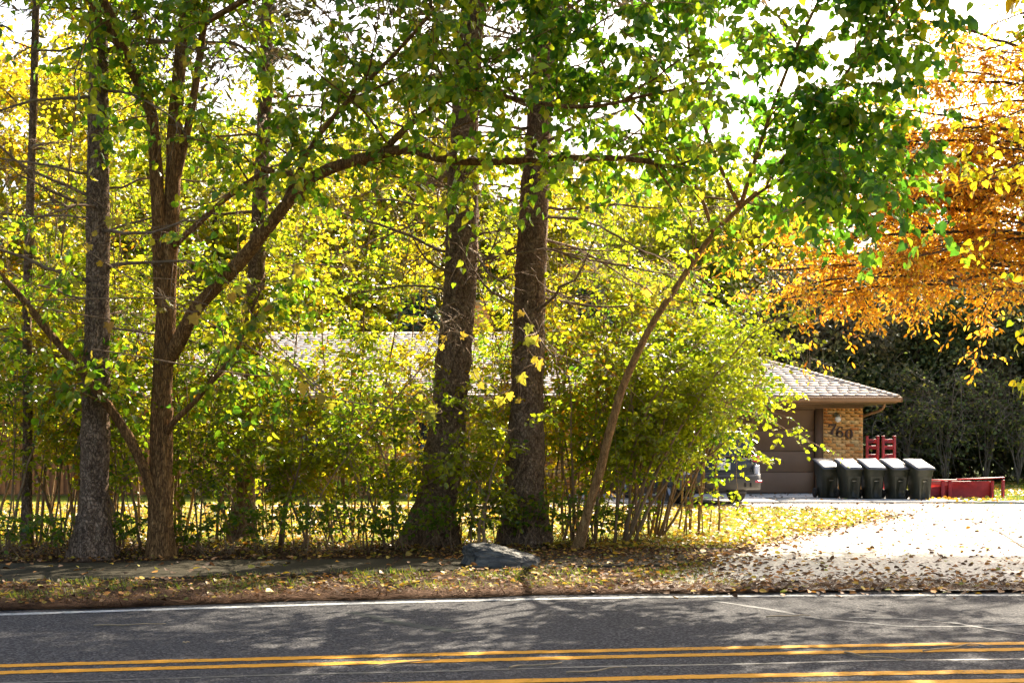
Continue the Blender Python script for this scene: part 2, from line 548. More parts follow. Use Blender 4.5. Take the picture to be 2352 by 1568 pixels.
M['litter'] = leaf_mat('fallen leaf', [(0, (.05, .025, .012)), (.4, (.11, .055, .024)), (.65, (.22, .115, .045)), (.84, (.46, .19, .035)), (.94, (.56, .36, .045)), (1, (.22, .27, .045))], .2, .85, .7, spec=.2)
M['litter_y'] = leaf_mat('fallen yellow leaf', [(0, (.46, .18, .02)), (.3, (.56, .33, .03)), (.7, (.62, .45, .035)), (1, (.36, .2, .05))], .35, .75, .5)
M['needle'] = plain('dry pine needle', (.1, .05, .024), .85, .1, .3, 8, piece=.4)
M['grass'] = leaf_mat('grass blade', [(0, (.1, .2, .01)), (.5, (.24, .32, .014)), (1, (.44, .37, .035))], .45, .4, .5)
M['twig'] = plain('bleached twig', (.32, .24, .14), .8, .2, .3, 12)
M['berry'] = plain('red berry', (.5, .02, .015), .3, .5, .2, 8)


def brick_mat(name, stops):
    m, nt, b = new_mat(name)
    r = rand_piece(nt)
    c = ramp(nt, stops, r).outputs[0]
    p = position(nt, (26, 26, 7))
    n = noise(nt, 1.0, 3, .6, p)
    c = mixc(nt, c, (.78, .55, .36), math_n(nt, 'MULTIPLY', ramp(nt, [(.52, (0,0,0)), (.6, (1,1,1))], n.outputs[0]).outputs[0], .75), 'MULTIPLY')
    nt.links.new(c, b.inputs['Base Color'])
    b.inputs['Roughness'].default_value = .8
    b.inputs['Specular IOR Level'].default_value = .25
    n2 = noise(nt, 90, 3, .6, position(nt))
    bump(nt, b, n2.outputs[0], .3, .006)
    return m


M['brick'] = brick_mat('tan brick', [(0, (.66, .25, .06)), (.35, (.78, .38, .1)), (.7, (.84, .48, .17)), (1, (.86, .6, .26))])
M['mortar'] = plain('mortar', (.46, .34, .16), .95, .1, .15, 40)


def shingle_mat():
    m, nt, b = new_mat('asphalt shingle')
    r = rand_piece(nt)
    c = ramp(nt, [(0, (.37, .295, .23)), (.5, (.42, .34, .27)), (1, (.47, .385, .31))], r).outputs[0]
    n = noise(nt, 120, 2, .7, position(nt))
    c = mixc(nt, c, ramp(nt, [(.3, (.75,)*3), (.7, (1.25,)*3)], n.outputs[0]).outputs[0], 1.0, 'MULTIPLY')
    nt.links.new(c, b.inputs['Base Color'])
    b.inputs['Roughness'].default_value = .85
    b.inputs['Specular IOR Level'].default_value = .3
    return m


M['shingle'] = shingle_mat()
M['trim'] = plain('brown trim paint', (.15, .085, .045), .45, .5, .12, 3)
M['gutter'] = plain('brown gutter metal', (.24, .125, .055), .35, .5, .1, 3)
M['door'] = plain('brown garage door', (.2, .12, .065), .5, .4, .1, 2)
M['doordark'] = plain('dark jamb', (.12, .07, .04), .6, .3, .1, 2)
M['cedar'] = plain('orange cedar board', (.5, .21, .07), .7, .3, .25, 5, piece=.15)
M['number'] = plain('brown house number', (.07, .035, .022), .5, .4, .1, 9)
M['globe'] = plain('opal glass globe', (.75, .72, .64), .25, .5, .03, 5)
M['brass'] = plain('tarnished lamp base', (.16, .15, .09), .45, .5, .2, 20, .5)
M['glass'] = plain('window glass', (.03, .035, .04), .06, .6, .1, 1)
M['frame'] = plain('window frame', (.3, .24, .18), .6, .3, .1, 5)
M['bin'] = plain('dark green bin plastic', (.024, .026, .016), .45, .4, .3, 7)
M['binlid'] = plain('black bin lid', (.02, .018, .018), .4, 1.0, .2, 9)
M['binbar'] = plain('grey lift bar', (.4, .37, .3), .4, .5, .1, 9, .6)
M['rubber'] = plain('tyre rubber', (.03, .028, .026), .85, .25, .25, 30)
M['red'] = plain('old red paint', (.42, .028, .02), .5, .45, .3, 6)
M['carpaint'] = plain('black car paint', (.012, .013, .017), .22, .4, .1, 2)
M['carplastic'] = plain('grey bumper plastic', (.055, .05, .045), .5, .35, .12, 5)
M['carglass'] = plain('tinted car glass', (.012, .014, .018), .04, .7, .1, 1)
M['redlamp'] = plain('red lamp lens', (.5, .012, .016), .15, .6, .1, 5)
M['clearlamp'] = plain('clear lamp lens', (.5, .5, .52), .12, .6, .1, 30)
M['chrome'] = plain('chrome', (.7, .7, .72), .12, .5, .05, 5, 1.0)
M['plate'] = plain('licence plate', (.7, .68, .6), .4, .4, .05, 5)
M['ink'] = plain('plate ink', (.04, .05, .12), .5, .4, .05, 5)
M['rim'] = plain('alloy rim', (.2, .2, .21), .3, .5, .1, 8, .8)


def rock_mat():
    m, nt, b = new_mat('grey boulder stone')
    p = position(nt, (2.4, 5, 9))
    n = noise(nt, 1.6, 8, .68, p)
    c = ramp(nt, [(.32, (.035, .033, .028)), (.5, (.085, .08, .068)), (.62, (.15, .135, .105)), (.78, (.26, .23, .175))], n.outputs[0]).outputs[0]
    nt.links.new(c, b.inputs['Base Color'])
    b.inputs['Roughness'].default_value = .8
    n2 = noise(nt, 14, 6, .7, position(nt, (1, 1, 2.5)))
    bump(nt, b, n2.outputs[0], .6, .03)
    return m


M['rock'] = rock_mat()

M['brush'] = plain('grey dead brush', (.2, .16, .115), .9, .2, .3, 6)
M['leaf_brush'] = leaf_mat('sparse brush leaf', [(0, (.12, .17, .03)), (.7, (.24, .3, .05)), (1, (.6, .5, .06))], .4, .6, .5)
M['drivecrack'] = plain('dirt filled crack', (.09, .07, .05), .95, .1, .3, 20)
M['bark_tan'] = bark('tan sapling bark', (.2, .1, .04), (.42, .23, .09), (.55, .34, .15), (15, 15, 2.6), .5)

# ================================================================== the ground, the road, the driveway
def curve_fn(pts):
    p = np.array(pts, float)
    gx_ = np.linspace(p[0, 0], p[-1, 0], 2801)
    gy_ = np.interp(gx_, p[:, 0], p[:, 1])
    k_ = np.exp(-.5 * (np.arange(-90, 91) / 30.0) ** 2); k_ /= k_.sum()
    gy_ = np.convolve(np.pad(gy_, 90, 'edge'), k_, 'valid')
    return lambda x: np.interp(x, gx_, gy_)


WHITE_Y = curve_fn([(-70, 3), (-20, 9.6), (-9, 11.6), (-4.63, 12.85), (-.76, 13.96), (2.1, 14.42), (4.56, 14.46), (20, 14.0), (70, 10)])
YEL_Y = curve_fn([(-70, .4), (-20, 7.0), (-9, 8.95), (-3.6, 9.97), (0, 10.6), (4.0, 11.13), (20, 11.4), (70, 7.5)])
YEL3_Y = curve_fn([(-70, -1.0), (-20, 5.7), (-9, 7.75), (-.95, 9.22), (1.24, 9.52), (3.3, 9.78), (20, 10.1), (70, 6)])
XS = np.concatenate([np.linspace(-70, -12, 20), np.linspace(-11.5, 14, 80), np.linspace(15, 70, 18)])


def strip(xs, ya, yb, z):
    n = len(xs)
    V = np.concatenate([np.stack([xs, ya, np.full(n, z)], 1), np.stack([xs, yb, np.full(n, z)], 1)])
    i = np.arange(n - 1)
    return V, np.stack([i, i + 1, n + i + 1, n + i], 1)


def struct(o, kind='structure'):
    o['kind'] = kind
    return o


def hfield(x, y, s=1.0):
    return (np.sin(x * 1.7 * s + 1.3 * np.sin(y * 1.1 * s)) + np.sin(y * 2.3 * s + 1.1 * np.sin(x * .9 * s + 2)) + .6 * np.sin(x * 4.1 * s + y * 3.3 * s)) / 2.6


a = Acc(); a.add([(-900, -300, -.03), (900, -300, -.03), (900, 1500, -.03), (-900, 1500, -.03)], [[0, 1, 2, 3]])
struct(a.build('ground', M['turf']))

EDGE_Y = lambda x: WHITE_Y(x) + .34 + .05 * np.sin(x * 2.1) + .03 * np.sin(x * 5.3)
a = Acc(); V, Q = strip(XS, YEL_Y(XS) - 9.0, EDGE_Y(XS), 0.0); a.add(V, Q)
road = struct(a.build('road', M['asphalt']))


def marking(name, fn, w, z, m, x0=-60, x1=60):
    xs = XS[(XS >= x0) & (XS <= x1)]
    xs = np.unique(np.concatenate([xs, np.linspace(-8, 8, 300)])) if x0 < -8 else np.linspace(x0, x1, 80)
    e1 = .006 * RS.normal(size=len(xs)); e2 = .006 * RS.normal(size=len(xs))
    a = Acc(); V, Q = strip(xs, fn(xs) - w / 2 + e1, fn(xs) + w / 2 + e2, z); a.add(V, Q)
    return a.build(name, m, road)


tag(marking('edge_line', WHITE_Y, .15, .004, M['white']), 'worn white edge line along the far side of the road')
tag(marking('centre_line', YEL_Y, .14, .004, M['yellow']), 'yellow centre line farthest from the camera')
tag(marking('centre_line', lambda x: YEL_Y(x) - .31, .14, .004, M['yellow']), 'second yellow centre line')
tag(marking('centre_line', YEL3_Y, .15, .004, M['yellow']), 'third yellow line, nearer the camera')
tag(marking('centre_line', lambda x: YEL3_Y(x) - .36, .14, .004, M['yellow']), 'nearest yellow line at the bottom edge')
marking('tar_seam', lambda x: YEL_Y(x) - .74 + .015 * np.sin(3 * x), .045, .0025, M['tar'])


def ground_line(name, pts, w, m, z=.003):
    p = np.array([gp(x * 1024 / 2352, y * 1024 / 2352) for x, y in pts])
    p = spline(np.c_[p, np.zeros(len(p))], 60)[:, :2]
    t = unit(np.gradient(p, axis=0)); nrm = np.c_[-t[:, 1], t[:, 0]]
    ww = w * (1 + .35 * np.sin(np.arange(60) * .9) * RS.uniform(.3, 1, 60))[:, None]
    L_ = p + nrm * ww / 2; R_ = p - nrm * ww / 2
    V = np.r_[np.c_[L_, np.full(60, z)], np.c_[R_, np.full(60, z)]]
    i = np.arange(59)
    a = Acc(); a.add(V, np.stack([i, i + 1, 61 + i, 60 + i], 1))
    return a.build(name, m, road)


ground_line('crack_seal', [(1640, 1379), (1720, 1391), (1800, 1404), (1870, 1418), (1980, 1428), (2080, 1437), (2230, 1437), (2352, 1432)], .07, M['seal'])
ground_line('crack_seal', [(1950, 1417), (2060, 1419), (2160, 1424), (2230, 1436), (2352, 1456), (2500, 1480)], .06, M['seal'], .0034)
ground_line('crack', [(1720, 1390), (1800, 1403), (1870, 1417), (1960, 1428), (2000, 1430)], .014, M['tar'], .0045)
ground_line('crack', [(2100, 1422), (2200, 1432), (2290, 1447), (2352, 1457), (2450, 1472)], .014, M['tar'], .0048)
ground_line('worn_marking', [(808, 1404), (850, 1413), (900, 1426), (960, 1436), (1048, 1449)], .13, M['greenpatch'])

# soil under the row of trees
gx = np.linspace(-40, 30, 220); gy = np.linspace(0, 1, 34)
X, T = np.meshgrid(gx, gy)
Yv = EDGE_Y(X) - .04 + (21.2 - EDGE_Y(X)) * T
Z = .006 + .02 * np.clip(T * 6, 0, 1) * (hfield(X, Yv, 1.3) + 1) * .5
V = np.stack([X, Yv, Z], -1).reshape(-1, 3)
ii, jj = np.meshgrid(np.arange(33), np.arange(219), indexing='ij')
QG = np.stack([ii * 220 + jj, ii * 220 + jj + 1, (ii + 1) * 220 + jj + 1, (ii + 1) * 220 + jj], -1).reshape(-1, 4)
a = Acc(); a.add(V, QG)
struct(a.build('verge', M['soil'], smooth=True))

# front lawn
gx = np.linspace(-40, 9.5, 160); gy = np.linspace(20.6, 38.9, 70)
X, Yv = np.meshgrid(gx, gy)
V = np.stack([X, Yv, .013 + .007 * hfield(X, Yv, .8)], -1).reshape(-1, 3)
ii, jj = np.meshgrid(np.arange(69), np.arange(159), indexing='ij')
a = Acc(); a.add(V, np.stack([ii * 160 + jj, ii * 160 + jj + 1, (ii + 1) * 160 + jj + 1, (ii + 1) * 160 + jj], -1).reshape(-1, 4))
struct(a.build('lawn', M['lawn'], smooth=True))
gx = np.linspace(9.9, 45, 90); gy = np.linspace(33.7, 62, 60)
X, Yv = np.meshgrid(gx, gy)
V = np.stack([X, Yv, .030 + .012 * hfield(X, Yv, .8)], -1).reshape(-1, 3)
ii, jj = np.meshgrid(np.arange(59), np.arange(89), indexing='ij')
a = Acc(); a.add(V, np.stack([ii * 90 + jj, ii * 90 + jj + 1, (ii + 1) * 90 + jj + 1, (ii + 1) * 90 + jj], -1).reshape(-1, 4))
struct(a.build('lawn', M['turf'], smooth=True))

DRIVE = np.array([(1.2, 14.75), (2.0, 16.6), (2.8, 18.8), (3.3, 20.0), (4.2, 22.0), (5.6, 24.6), (7.1, 27.2), (7.75, 28.9), (7.7, 30.2), (6.6, 31.3), (4.2, 32.3), (0, 32.9), (0, 33.95),
                  (6, 33.95), (11.2, 33.9), (13.2, 33.6), (22, 33.2), (26, 24), (24, 16), (16, 14.4), (8, 14.75)])


def inside(poly, x, y):
    r = np.zeros(x.shape, bool)
    n = len(poly)
    for i in range(n):
        x1, y1 = poly[i]; x2, y2 = poly[(i + 1) % n]
        c = ((y1 > y) != (y2 > y)) & (x < (x2 - x1) * (y - y1) / (y2 - y1 + 1e-12) + x1)
        r ^= c
    return r


_e = []
for i in range(len(DRIVE)):
    p, p2 = DRIVE[i], DRIVE[(i + 1) % len(DRIVE)]
    for t_ in np.linspace(0, 1, max(2, int(np.linalg.norm(p2 - p) / .12)), endpoint=False): _e.append(p + (p2 - p) * t_)
gx = np.arange(-.5, 26.6, .16); gy = np.arange(14.2, 34.3, .16)
X, Yv = np.meshgrid(gx, gy)
V = np.stack([X + .05 * np.sin(Yv * 5 + X * 3), Yv + .05 * np.sin(X * 6 + Yv), np.full(X.shape, .029)], -1).reshape(-1, 3)
ii, jj = np.meshgrid(np.arange(len(gy) - 1), np.arange(len(gx) - 1), indexing='ij'); n_ = len(gx)
QD = np.stack([ii * n_ + jj, ii * n_ + jj + 1, (ii + 1) * n_ + jj + 1, (ii + 1) * n_ + jj], -1).reshape(-1, 4)
cc = V[QD].mean(1)
cc += .10 * np.stack([np.sin(cc[:, 1] * 3.1) + np.sin(cc[:, 0] * 7.3), np.sin(cc[:, 0] * 4.3) + np.sin(cc[:, 1] * 8.1), np.zeros(len(cc))], 1)
QD = QD[inside(DRIVE, cc[:, 0], cc[:, 1])]
used = np.unique(QD); remap = np.zeros(len(V), int); remap[used] = np.arange(len(used))
a = Acc(); a.add(V[used], remap[QD])
drive = struct(a.build('driveway', M['drive']))
for pts in ([(1700, 1187), (1800, 1183), (1950, 1186), (2100, 1181), (2352, 1180), (2500, 1182)], [(1780, 1203), (1900, 1199), (2050, 1202), (2200, 1198), (2352, 1201)], [(1960, 1182), (2030, 1189), (2120, 1196), (2190, 1198)],
            [(2080, 1225), (2200, 1221), (2352, 1226)], [(1690, 1262), (1800, 1256), (1960, 1258), (2120, 1252), (2352, 1256)], [(2230, 1199), (2290, 1222), (2352, 1262)]):
    o_ = ground_line('crack', pts, .05, M['drivecrack'], .031)
    o_.parent = drive

# sidewalk: separate slabs with joints
sw = Acc()
NEAR = lambda x: np.interp(x, [-12, -5.5, -.7, 3, 6], [13.9, 15.4, 16.9, 17.75, 18.0])
FAR = lambda x: np.interp(x, [-12, -6.4, -.7, 3, 6], [16.9, 17.75, 18.57, 19.15, 19.4])
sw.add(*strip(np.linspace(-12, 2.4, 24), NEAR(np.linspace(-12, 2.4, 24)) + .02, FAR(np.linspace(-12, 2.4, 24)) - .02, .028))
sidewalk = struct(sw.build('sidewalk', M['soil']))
joints = [-11.9, -10.2, -8.4, -6.55, -4.9, -3.38, -1.55, .25, 2.2]
for k in range(len(joints) - 1):
    x0, x1 = joints[k] + .012, joints[k + 1] - .012
    tz = .034 + .006 * RS.normal()
    sl = .006 * RS.normal()
    P = [(x0, NEAR(x0)), (x1, NEAR(x1)), (x1 + .12, FAR(x1)), (x0 + .12, FAR(x0))]
    V = [(x, y, .0) for x, y in P] + [(x, y, tz + sl * (j in (1, 2))) for j, (x, y) in enumerate(P)]
    cx = sum(p[0] for p in P) / 4; cy_ = sum(p[1] for p in P) / 4
    V += [(cx + (x - cx) * .985, cy_ + (y - cy_) * .975, z + .006) for x, y, z in V[4:]]
    a = Acc(); a.add(V, [[0,1,5,4],[1,2,6,5],[2,3,7,6],[3,0,4,7],[4,5,9,8],[5,6,10,9],[6,7,11,10],[7,4,8,11],[8,9,10,11]])
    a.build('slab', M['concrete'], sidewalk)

# garage apron: slabs
a = Acc(); a.box(1.5, 11.4, 33.98, 39.1, -.02, .05)
apron = struct(a.build('garage_apron', M['soil']))
for k, (x0, x1) in enumerate([(1.52, 4.2), (4.22, 6.4), (6.42, 8.6), (8.62, 10.4)]):
    for (y0, y1) in ((34.0, 36.5), (36.52, 39.05)):
        a = Acc(); a.box(x0, x1, y0, y1, .0, .068 + .004 * RS.uniform(), .01)
        a.build('slab', M['apron'], apron)
a = Acc(); a.prism([(10.42, 34.0), (11.3, 34.0), (11.1, 34.7), (10.75, 35.4), (10.42, 36.3)], 0, .066)
a.build('slab', M['apron'], apron)
a = Acc(); a.prism([(11.36, 33.95), (13.05, 33.75), (12.9, 34.5), (11.5, 34.75)], 0, .066)
a.build('slab', M['apron'], apron)
a = Acc()
xs = np.linspace(-10, 3.5, 30)
a.add(*strip(xs, 31.9 + .15 * np.sin(xs * .5), 32.75 + .15 * np.sin(xs * .5), .055))
struct(a.build('garden_path', M['apron']))

# ================================================================== boulder
u, v = np.meshgrid(np.linspace(0, 2 * math.pi, 84, endpoint=False), np.linspace(-1.45, 1.45, 42))
D = np.stack([np.cos(v) * np.cos(u), np.cos(v) * np.sin(u), np.sin(v)], -1).reshape(-1, 3)
sp = np.sign(D) * np.abs(D) ** .55
Vr = sp * np.array([.70, .36, .40])
rr = np.random.default_rng(3)
cuts = [((-.98, -.05, .1), .5), ((.42, -.1, .92), .17), ((.33, -.72, .72), .255), ((-.1, -.92, .45), .27), ((.05, .2, .98), .285), ((-.6, -.5, .7), .47),
        ((.62, -.62, .5), .36), ((-.75, -.6, -.3), .5), ((-.3, -.9, -.35), .30), ((.1, .9, .5), .34)]
for _ in range(34):
    nn = rr.normal(size=3); nn[2] = abs(nn[2]) * .7; nn[1] = -abs(nn[1])
    cuts.append((tuple(unit(nn)), rr.uniform(.24, .46)))
for nn, off in cuts:
    nn = unit(np.array(nn))
    dd = Vr @ nn - off
    Vr = Vr - np.clip(dd, 0, None)[:, None] * nn
lay = Vr[:, 2] * 30 + Vr[:, 0] * 9 + .8 * np.sin(Vr[:, 0] * 11) + .6 * np.sin(Vr[:, 1] * 15)
Vr[:, :2] *= (1 + .035 * np.sign(np.sin(lay)) + .015 * np.sin(lay * 2.7))[:, None]
Vr += rr.normal(size=Vr.shape) * .006
Vr = Vr * np.array([1.12 / np.ptp(Vr[:, 0]), .62 / np.ptp(Vr[:, 1]), .56 / np.ptp(Vr[:, 2])])
Vr[:, 2] = np.maximum(Vr[:, 2] - Vr[:, 2].max() + .31, -.05)
Vr[:, 0] -= (Vr[:, 0].max() + Vr[:, 0].min()) / 2
i = np.arange(41)[:, None] * 84; k = np.arange(84)
Qr = np.stack([i + k, i + (k + 1) % 84, i + 84 + (k + 1) % 84, i + 84 + k], -1).reshape(-1, 4)
a = Acc(); a.add(Vr + np.array([-.12, 17.35, 0]), Qr, [list(range(83, -1, -1))], [[41 * 84 + k for k in range(84)]])
tag(a.build('boulder', M['rock'], origin=(-.12, 17.35, 0)), 'grey layered boulder lying at the edge of the sidewalk', 'boulder')

# ================================================================== the house
HX0, HX1, WY = -17.3, 9.62, 39.0
house = thing('brick_house', 'low tan brick house with hipped shingle roof and brown garage door', 'house', (0, WY, 0))
HO = (0, WY, 0)


def boxes(acc, B):
    """B (N,6): x0,x1,y0,y1,z0,z1"""
    B = np.asarray(B, float)
    V = np.stack([np.stack([B[:, i], B[:, 2 + j], B[:, 4 + k]], 1) for i in (0, 1) for j in (0, 1) for k in (0, 1)], 1)
    f = np.array([[0,1,3,2],[4,6,7,5],[0,4,5,1],[2,3,7,6],[0,2,6,4],[1,5,7,3]])
    acc.add(V.reshape(-1, 3), (f[None] + (np.arange(len(B)) * 8)[:, None, None]).reshape(-1, 4))


MOD, CRS = .245, .0895
# mortar and core behind the bricks; openings are recessed boxes
a = Acc()
OPEN = [(-6.7, -4.5, .75, 2.1), (-2.7, -1.35, 0.0, 2.12)]
segs = [(-9.1, -6.7), (-4.5, -2.7), (-1.35, 2.55)]
for x0, x1 in segs: a.box(x0, x1, WY + .014, WY + .3, -.1, 2.47)
a.box(-6.7, -4.5, WY + .014, WY + .3, -.1, .75); a.box(-6.7, -4.5, WY + .014, WY + .3, 2.1, 2.47); a.box(-2.7, -1.35, WY + .014, WY + .3, 2.12, 2.47)
a.box(8.54, HX1, WY + .014, WY + .3, -.1, 2.47)
a.box(HX1 - .3, HX1 - .002, WY + .302, 48.6, -.1, 2.47)
a.box(HX0, HX0 + .3, WY + .302, 48.6, -.1, 2.47)
a.box(HX0, HX1, 48.602, 48.9, -.1, 2.47)
a.build('wall', M['mortar'], house, HO)
# pillar bricks one by one
bm_full = Acc(); bm_full.box(-.116, .116, 0, .1, -.038, .038, .005)
bm_half = Acc(); bm_half.box(-.0545, .0545, 0, .1, -.038, .038, .005)
me_full = fast_mesh('brick', np.concatenate(bm_full.V), bm_full.P); me_full.materials.append(M['brick'])
me_half = fast_mesh('brick', np.concatenate(bm_half.V), bm_half.P); me_half.materials.append(M['brick'])
rows = 27
for r in range(rows):
    z = .048 + r * CRS
    xs = []
    if r == rows - 1 or r % 9 == 8:
        n = 9
        for k in range(n): xs.append((8.54 + (k + .5) * 1.08 / n, 1))
    elif r % 2 == 0:
        for k in range(4): xs.append((8.54 + .119 + k * MOD, 0))
        xs.append((8.54 + 4 * MOD + .047, 1))
    else:
        xs.append((8.54 + .055, 1))
        for k in range(4): xs.append((8.54 + .055 + .06 + .119 + k * (MOD - .001), 0))
    for x, h in xs:
        o = bpy.data.objects.new('brick', me_half if h else me_full)
        o.parent = house
        o.location = (x, .004 * RS.normal() * .5, z + .0012 * RS.normal())
        COL.objects.link(o)
B = []
for r in range(rows):
    z = .048 + r * CRS
    x = -9.1 + (.12 if r % 2 else 0)
    while x < 2.5:
        x0, x1 = x + .006, min(x + MOD - .007, 2.55)
        clash = any(x1 > ox0 and x0 < ox1 and z + .03 > oz0 and z - .03 < oz1 for ox0, ox1, oz0, oz1 in OPEN)
        if not clash:
            e = RS.normal() * .0015
            B.append((x0, x1, WY + e, WY + .1, z - .038, z + .038))
        x += MOD
a = Acc(); boxes(a, B)
o = a.build('brick_facing', M['brick'], house, HO); o['kind'] = 'stuff'
# cedar boarded wall at the left end
x = HX0
a = Acc(); a.box(HX0, -9.1, WY + .03, WY + .3, -.1, 2.47); a.build('wall', M['mortar'], house, HO)
while x < -9.15:
    a = Acc(); a.box(x + .006, min(x + .196, -9.1), WY - .004 + .004 * RS.uniform(), WY + .028, .05, 2.46, .004)
    a.build('board', M['cedar'], house, HO); x += .2
# windows and entrance
def window(x0, x1, z0, z1, nx, name='window'):
    a = Acc()
    a.box(x0, x1, WY + .05, WY + .13, z0, z0 + .07); a.box(x0, x1, WY + .05, WY + .13, z1 - .07, z1)
    a.box(x0, x0 + .07, WY + .052, WY + .128, z0 + .07, z1 - .07); a.box(x1 - .07, x1, WY + .052, WY + .128, z0 + .07, z1 - .07)
    for k in range(1, nx):
        xm = x0 + (x1 - x0) * k / nx
        a.box(xm - .03, xm + .03, WY + .055, WY + .125, z0 + .07, z1 - .07)
    w = a.build(name, M['frame'], house, HO)
    for k in range(nx):
        xa = x0 + (x1 - x0) * k / nx + .03; xb = x0 + (x1 - x0) * (k + 1) / nx - .03
        g = Acc(); g.box(xa, xb, WY + .09, WY + .1, z0 + .06, z1 - .06)
        g.build('pane', M['glass'], w, HO)
    return w


window(-6.7, -4.5, .75, 2.1, 3)
a = Acc(); a.box(-6.8, -4.4, WY - .06, WY + .05, .69, .748); a.build('window_sill', M['brick'], house, HO)
window(-2.7, -1.85, .02, 2.12, 1, 'front_door')
window(-1.84, -1.35, .02, 2.12, 1, 'sidelight')
# garage door with four sections, jambs and header
gd = None
a = Acc(); a.box(3.25, 3.45, WY + .02, WY + .2, .07, 2.47); a.box(8.33, 8.538, WY + .02, WY + .2, .07, 2.40); a.box(3.45, 8.33, WY + .03, WY + .2, 2.36, 2.468)
a.build('door_frame', M['doordark'], house, HO)
a = Acc(); a.box(2.55, 3.248, WY - .01, WY + .2, -.1, 2.47); a.build('side_panel', M['doordark'], house, HO)
a = Acc(); a.box(3.40, 8.40, WY + .21, WY + .25, .07, 2.40)
gd = a.build('garage_door', M['doordark'], house, HO)
for k in range(4):
    z0 = .085 + k * .57
    a = Acc(); a.box(3.46, 8.32, WY + .165, WY + .209, z0, z0 + .562, .008)
    a.build('door_panel', M['door'], gd, HO)
for x_, z_ in ((7.05, .93), (7.5, .93), (6.6, 2.1), (6.9, 2.1)):
    a = Acc(); a.lathe([(0, 0), (.018, 0), (.018, .02), (0, .02)], 8, Matrix.Translation((x_, WY + .165, z_)) @ Matrix.Rotation(math.radians(90), 4, 'X')); a.build('bolt', M['brass'], gd, HO)
# eaves: soffit, frieze, fascia, gutter
EY = 38.28; RX0, RX1, RYB = -18.0, 10.37, 49.6
a = Acc()
a.box(RX0 + .03, RX1 - .03, EY + .04, WY - .03, 2.515, 2.54); a.build('soffit', M['trim'], house, HO)
a = Acc(); a.box(HX0, HX1 + .03, WY - .05, WY + .01, 2.462, 2.513); a.box(HX0, HX1 + .02, WY - .028, WY + .01, 2.40, 2.46)
a.build('frieze', M['trim'], house, HO)
a = Acc(); a.box(RX0, RX1, EY + .012, EY + .037, 2.52, 2.72); a.box(RX1 - .03, RX1, EY + .04, RYB, 2.52, 2.72); a.box(RX0, RX0 + .03, EY + .04, RYB, 2.52, 2.72)
a.box(HX1 + .032, RX1 - .032, WY - .02, RYB, 2.516, 2.541)
a.build('fascia', M['trim'], house, HO)
# gutter profile swept along x
prof = [(EY + .01, 2.675), (EY + .01, 2.55), (EY - .07, 2.545), (EY - .09, 2.56), (EY - .105, 2.61), (EY - .10, 2.635), (EY - .118, 2.65), (EY - .12, 2.68), (EY - .105, 2.684), (EY - .10, 2.66), (EY - .085, 2.62), (EY - .065, 2.57), (EY - .01, 2.575), (EY - .005, 2.675)]
n = len(prof)
V = [(RX0 - .1, y, z) for y, z in prof] + [(RX1 + .1, y, z) for y, z in prof]
a = Acc(); a.add(V, [[i, (i + 1) % n, n + (i + 1) % n, n + i] for i in range(n)])
a.box(RX1 + .095, RX1 + .112, EY - .118, EY + .008, 2.552, 2.682)
a.build('gutter', M['gutter'], house, HO)
# downspouts


def downspout(pts, r=.042):
    a = Acc()
    P = spline(pts, 40)
    a.tube(P, np.full(40, r), 8)
    a.build('downspout', M['gutter'], house, HO, smooth=True)


downspout([(10.1, EY + .3, 2.54), (10.1, EY + .32, 2.46), (10.06, EY + .36, 2.38), (9.95, EY + .5, 2.31), (9.7, EY + .8, 2.2), (9.66, EY + 1.0, 2.1), (9.66, EY + 1.02, 1.2), (9.66, EY + 1.02, .1)])
downspout([(1.0, EY - .05, 2.55), (1.0, EY, 2.45), (1.0, WY - .15, 2.32), (1.0, WY - .05, 2.2), (1.0, WY - .05, 1.2), (1.0, WY - .05, .08)], .04)
# roof deck
SL = .372
RT = (RYB - EY) / 2; RIDGE_Y = EY + RT; EZ = 2.722; RZ = EZ + SL * RT
RV = [(RX0, EY, EZ), (RX1, EY, EZ), (RX1, RYB, EZ), (RX0, RYB, EZ), (RX0 + RT, RIDGE_Y, RZ), (RX1 - RT, RIDGE_Y, RZ)]
a = Acc(); a.add(RV, [[0, 1, 5, 4], [2, 3, 4, 5]], [[1, 2, 5], [3, 0, 4]])
roof = a.build('roof', M['shingle'], house, HO)
slope = unit(np.array([0, 1, SL])); nrm = np.array([0, -slope[2], slope[1]])
EXPO = .205; TAB = .30
Ls = RT / slope[1]
nr = int(Ls / EXPO)
cand = []
for r in range(nr):
    s0 = r * EXPO - .03
    yy = EY + max(s0, 0) * slope[1]; inset = max(yy - EY, 0)
    x = RX0 + inset + .06; xe = RX1 - inset - .06
    x += -(TAB) * RS.uniform()
    while x < xe:
        w = TAB * RS.choice([.85, 1.0, 1.0, 1.15])
        xa, xb = max(x, RX0 + inset + .03), min(x + w, xe)
        if xb - xa > .06: cand.append((xa, xb, s0, RS.uniform(.0165, .0195)))
        x += w
cand = np.array(cand)
order = np.argsort(-cand[:, 0])
single = set(order[:300].tolist())


def shingle_geo(xa, xb, s0, th):
    s1 = s0 + EXPO + .05
    P0 = np.array([0, EY, EZ]) + slope * s0; P1 = np.array([0, EY, EZ]) + slope * min(s1, Ls)
    ex = np.array([1.0, 0, 0])
    V = [P0 + ex * xa + nrm * .003, P0 + ex * xb + nrm * .003, P1 + ex * xb + nrm * .003, P1 + ex * xa + nrm * .003,
         P0 + ex * xa + nrm * (th - .003), P0 + ex * xb + nrm * (th - .003), P1 + ex * xb + nrm * .005, P1 + ex * xa + nrm * .005]
    return V, [[0, 1, 5, 4], [1, 2, 6, 5], [2, 3, 7, 6], [3, 0, 4, 7], [4, 5, 6, 7]]


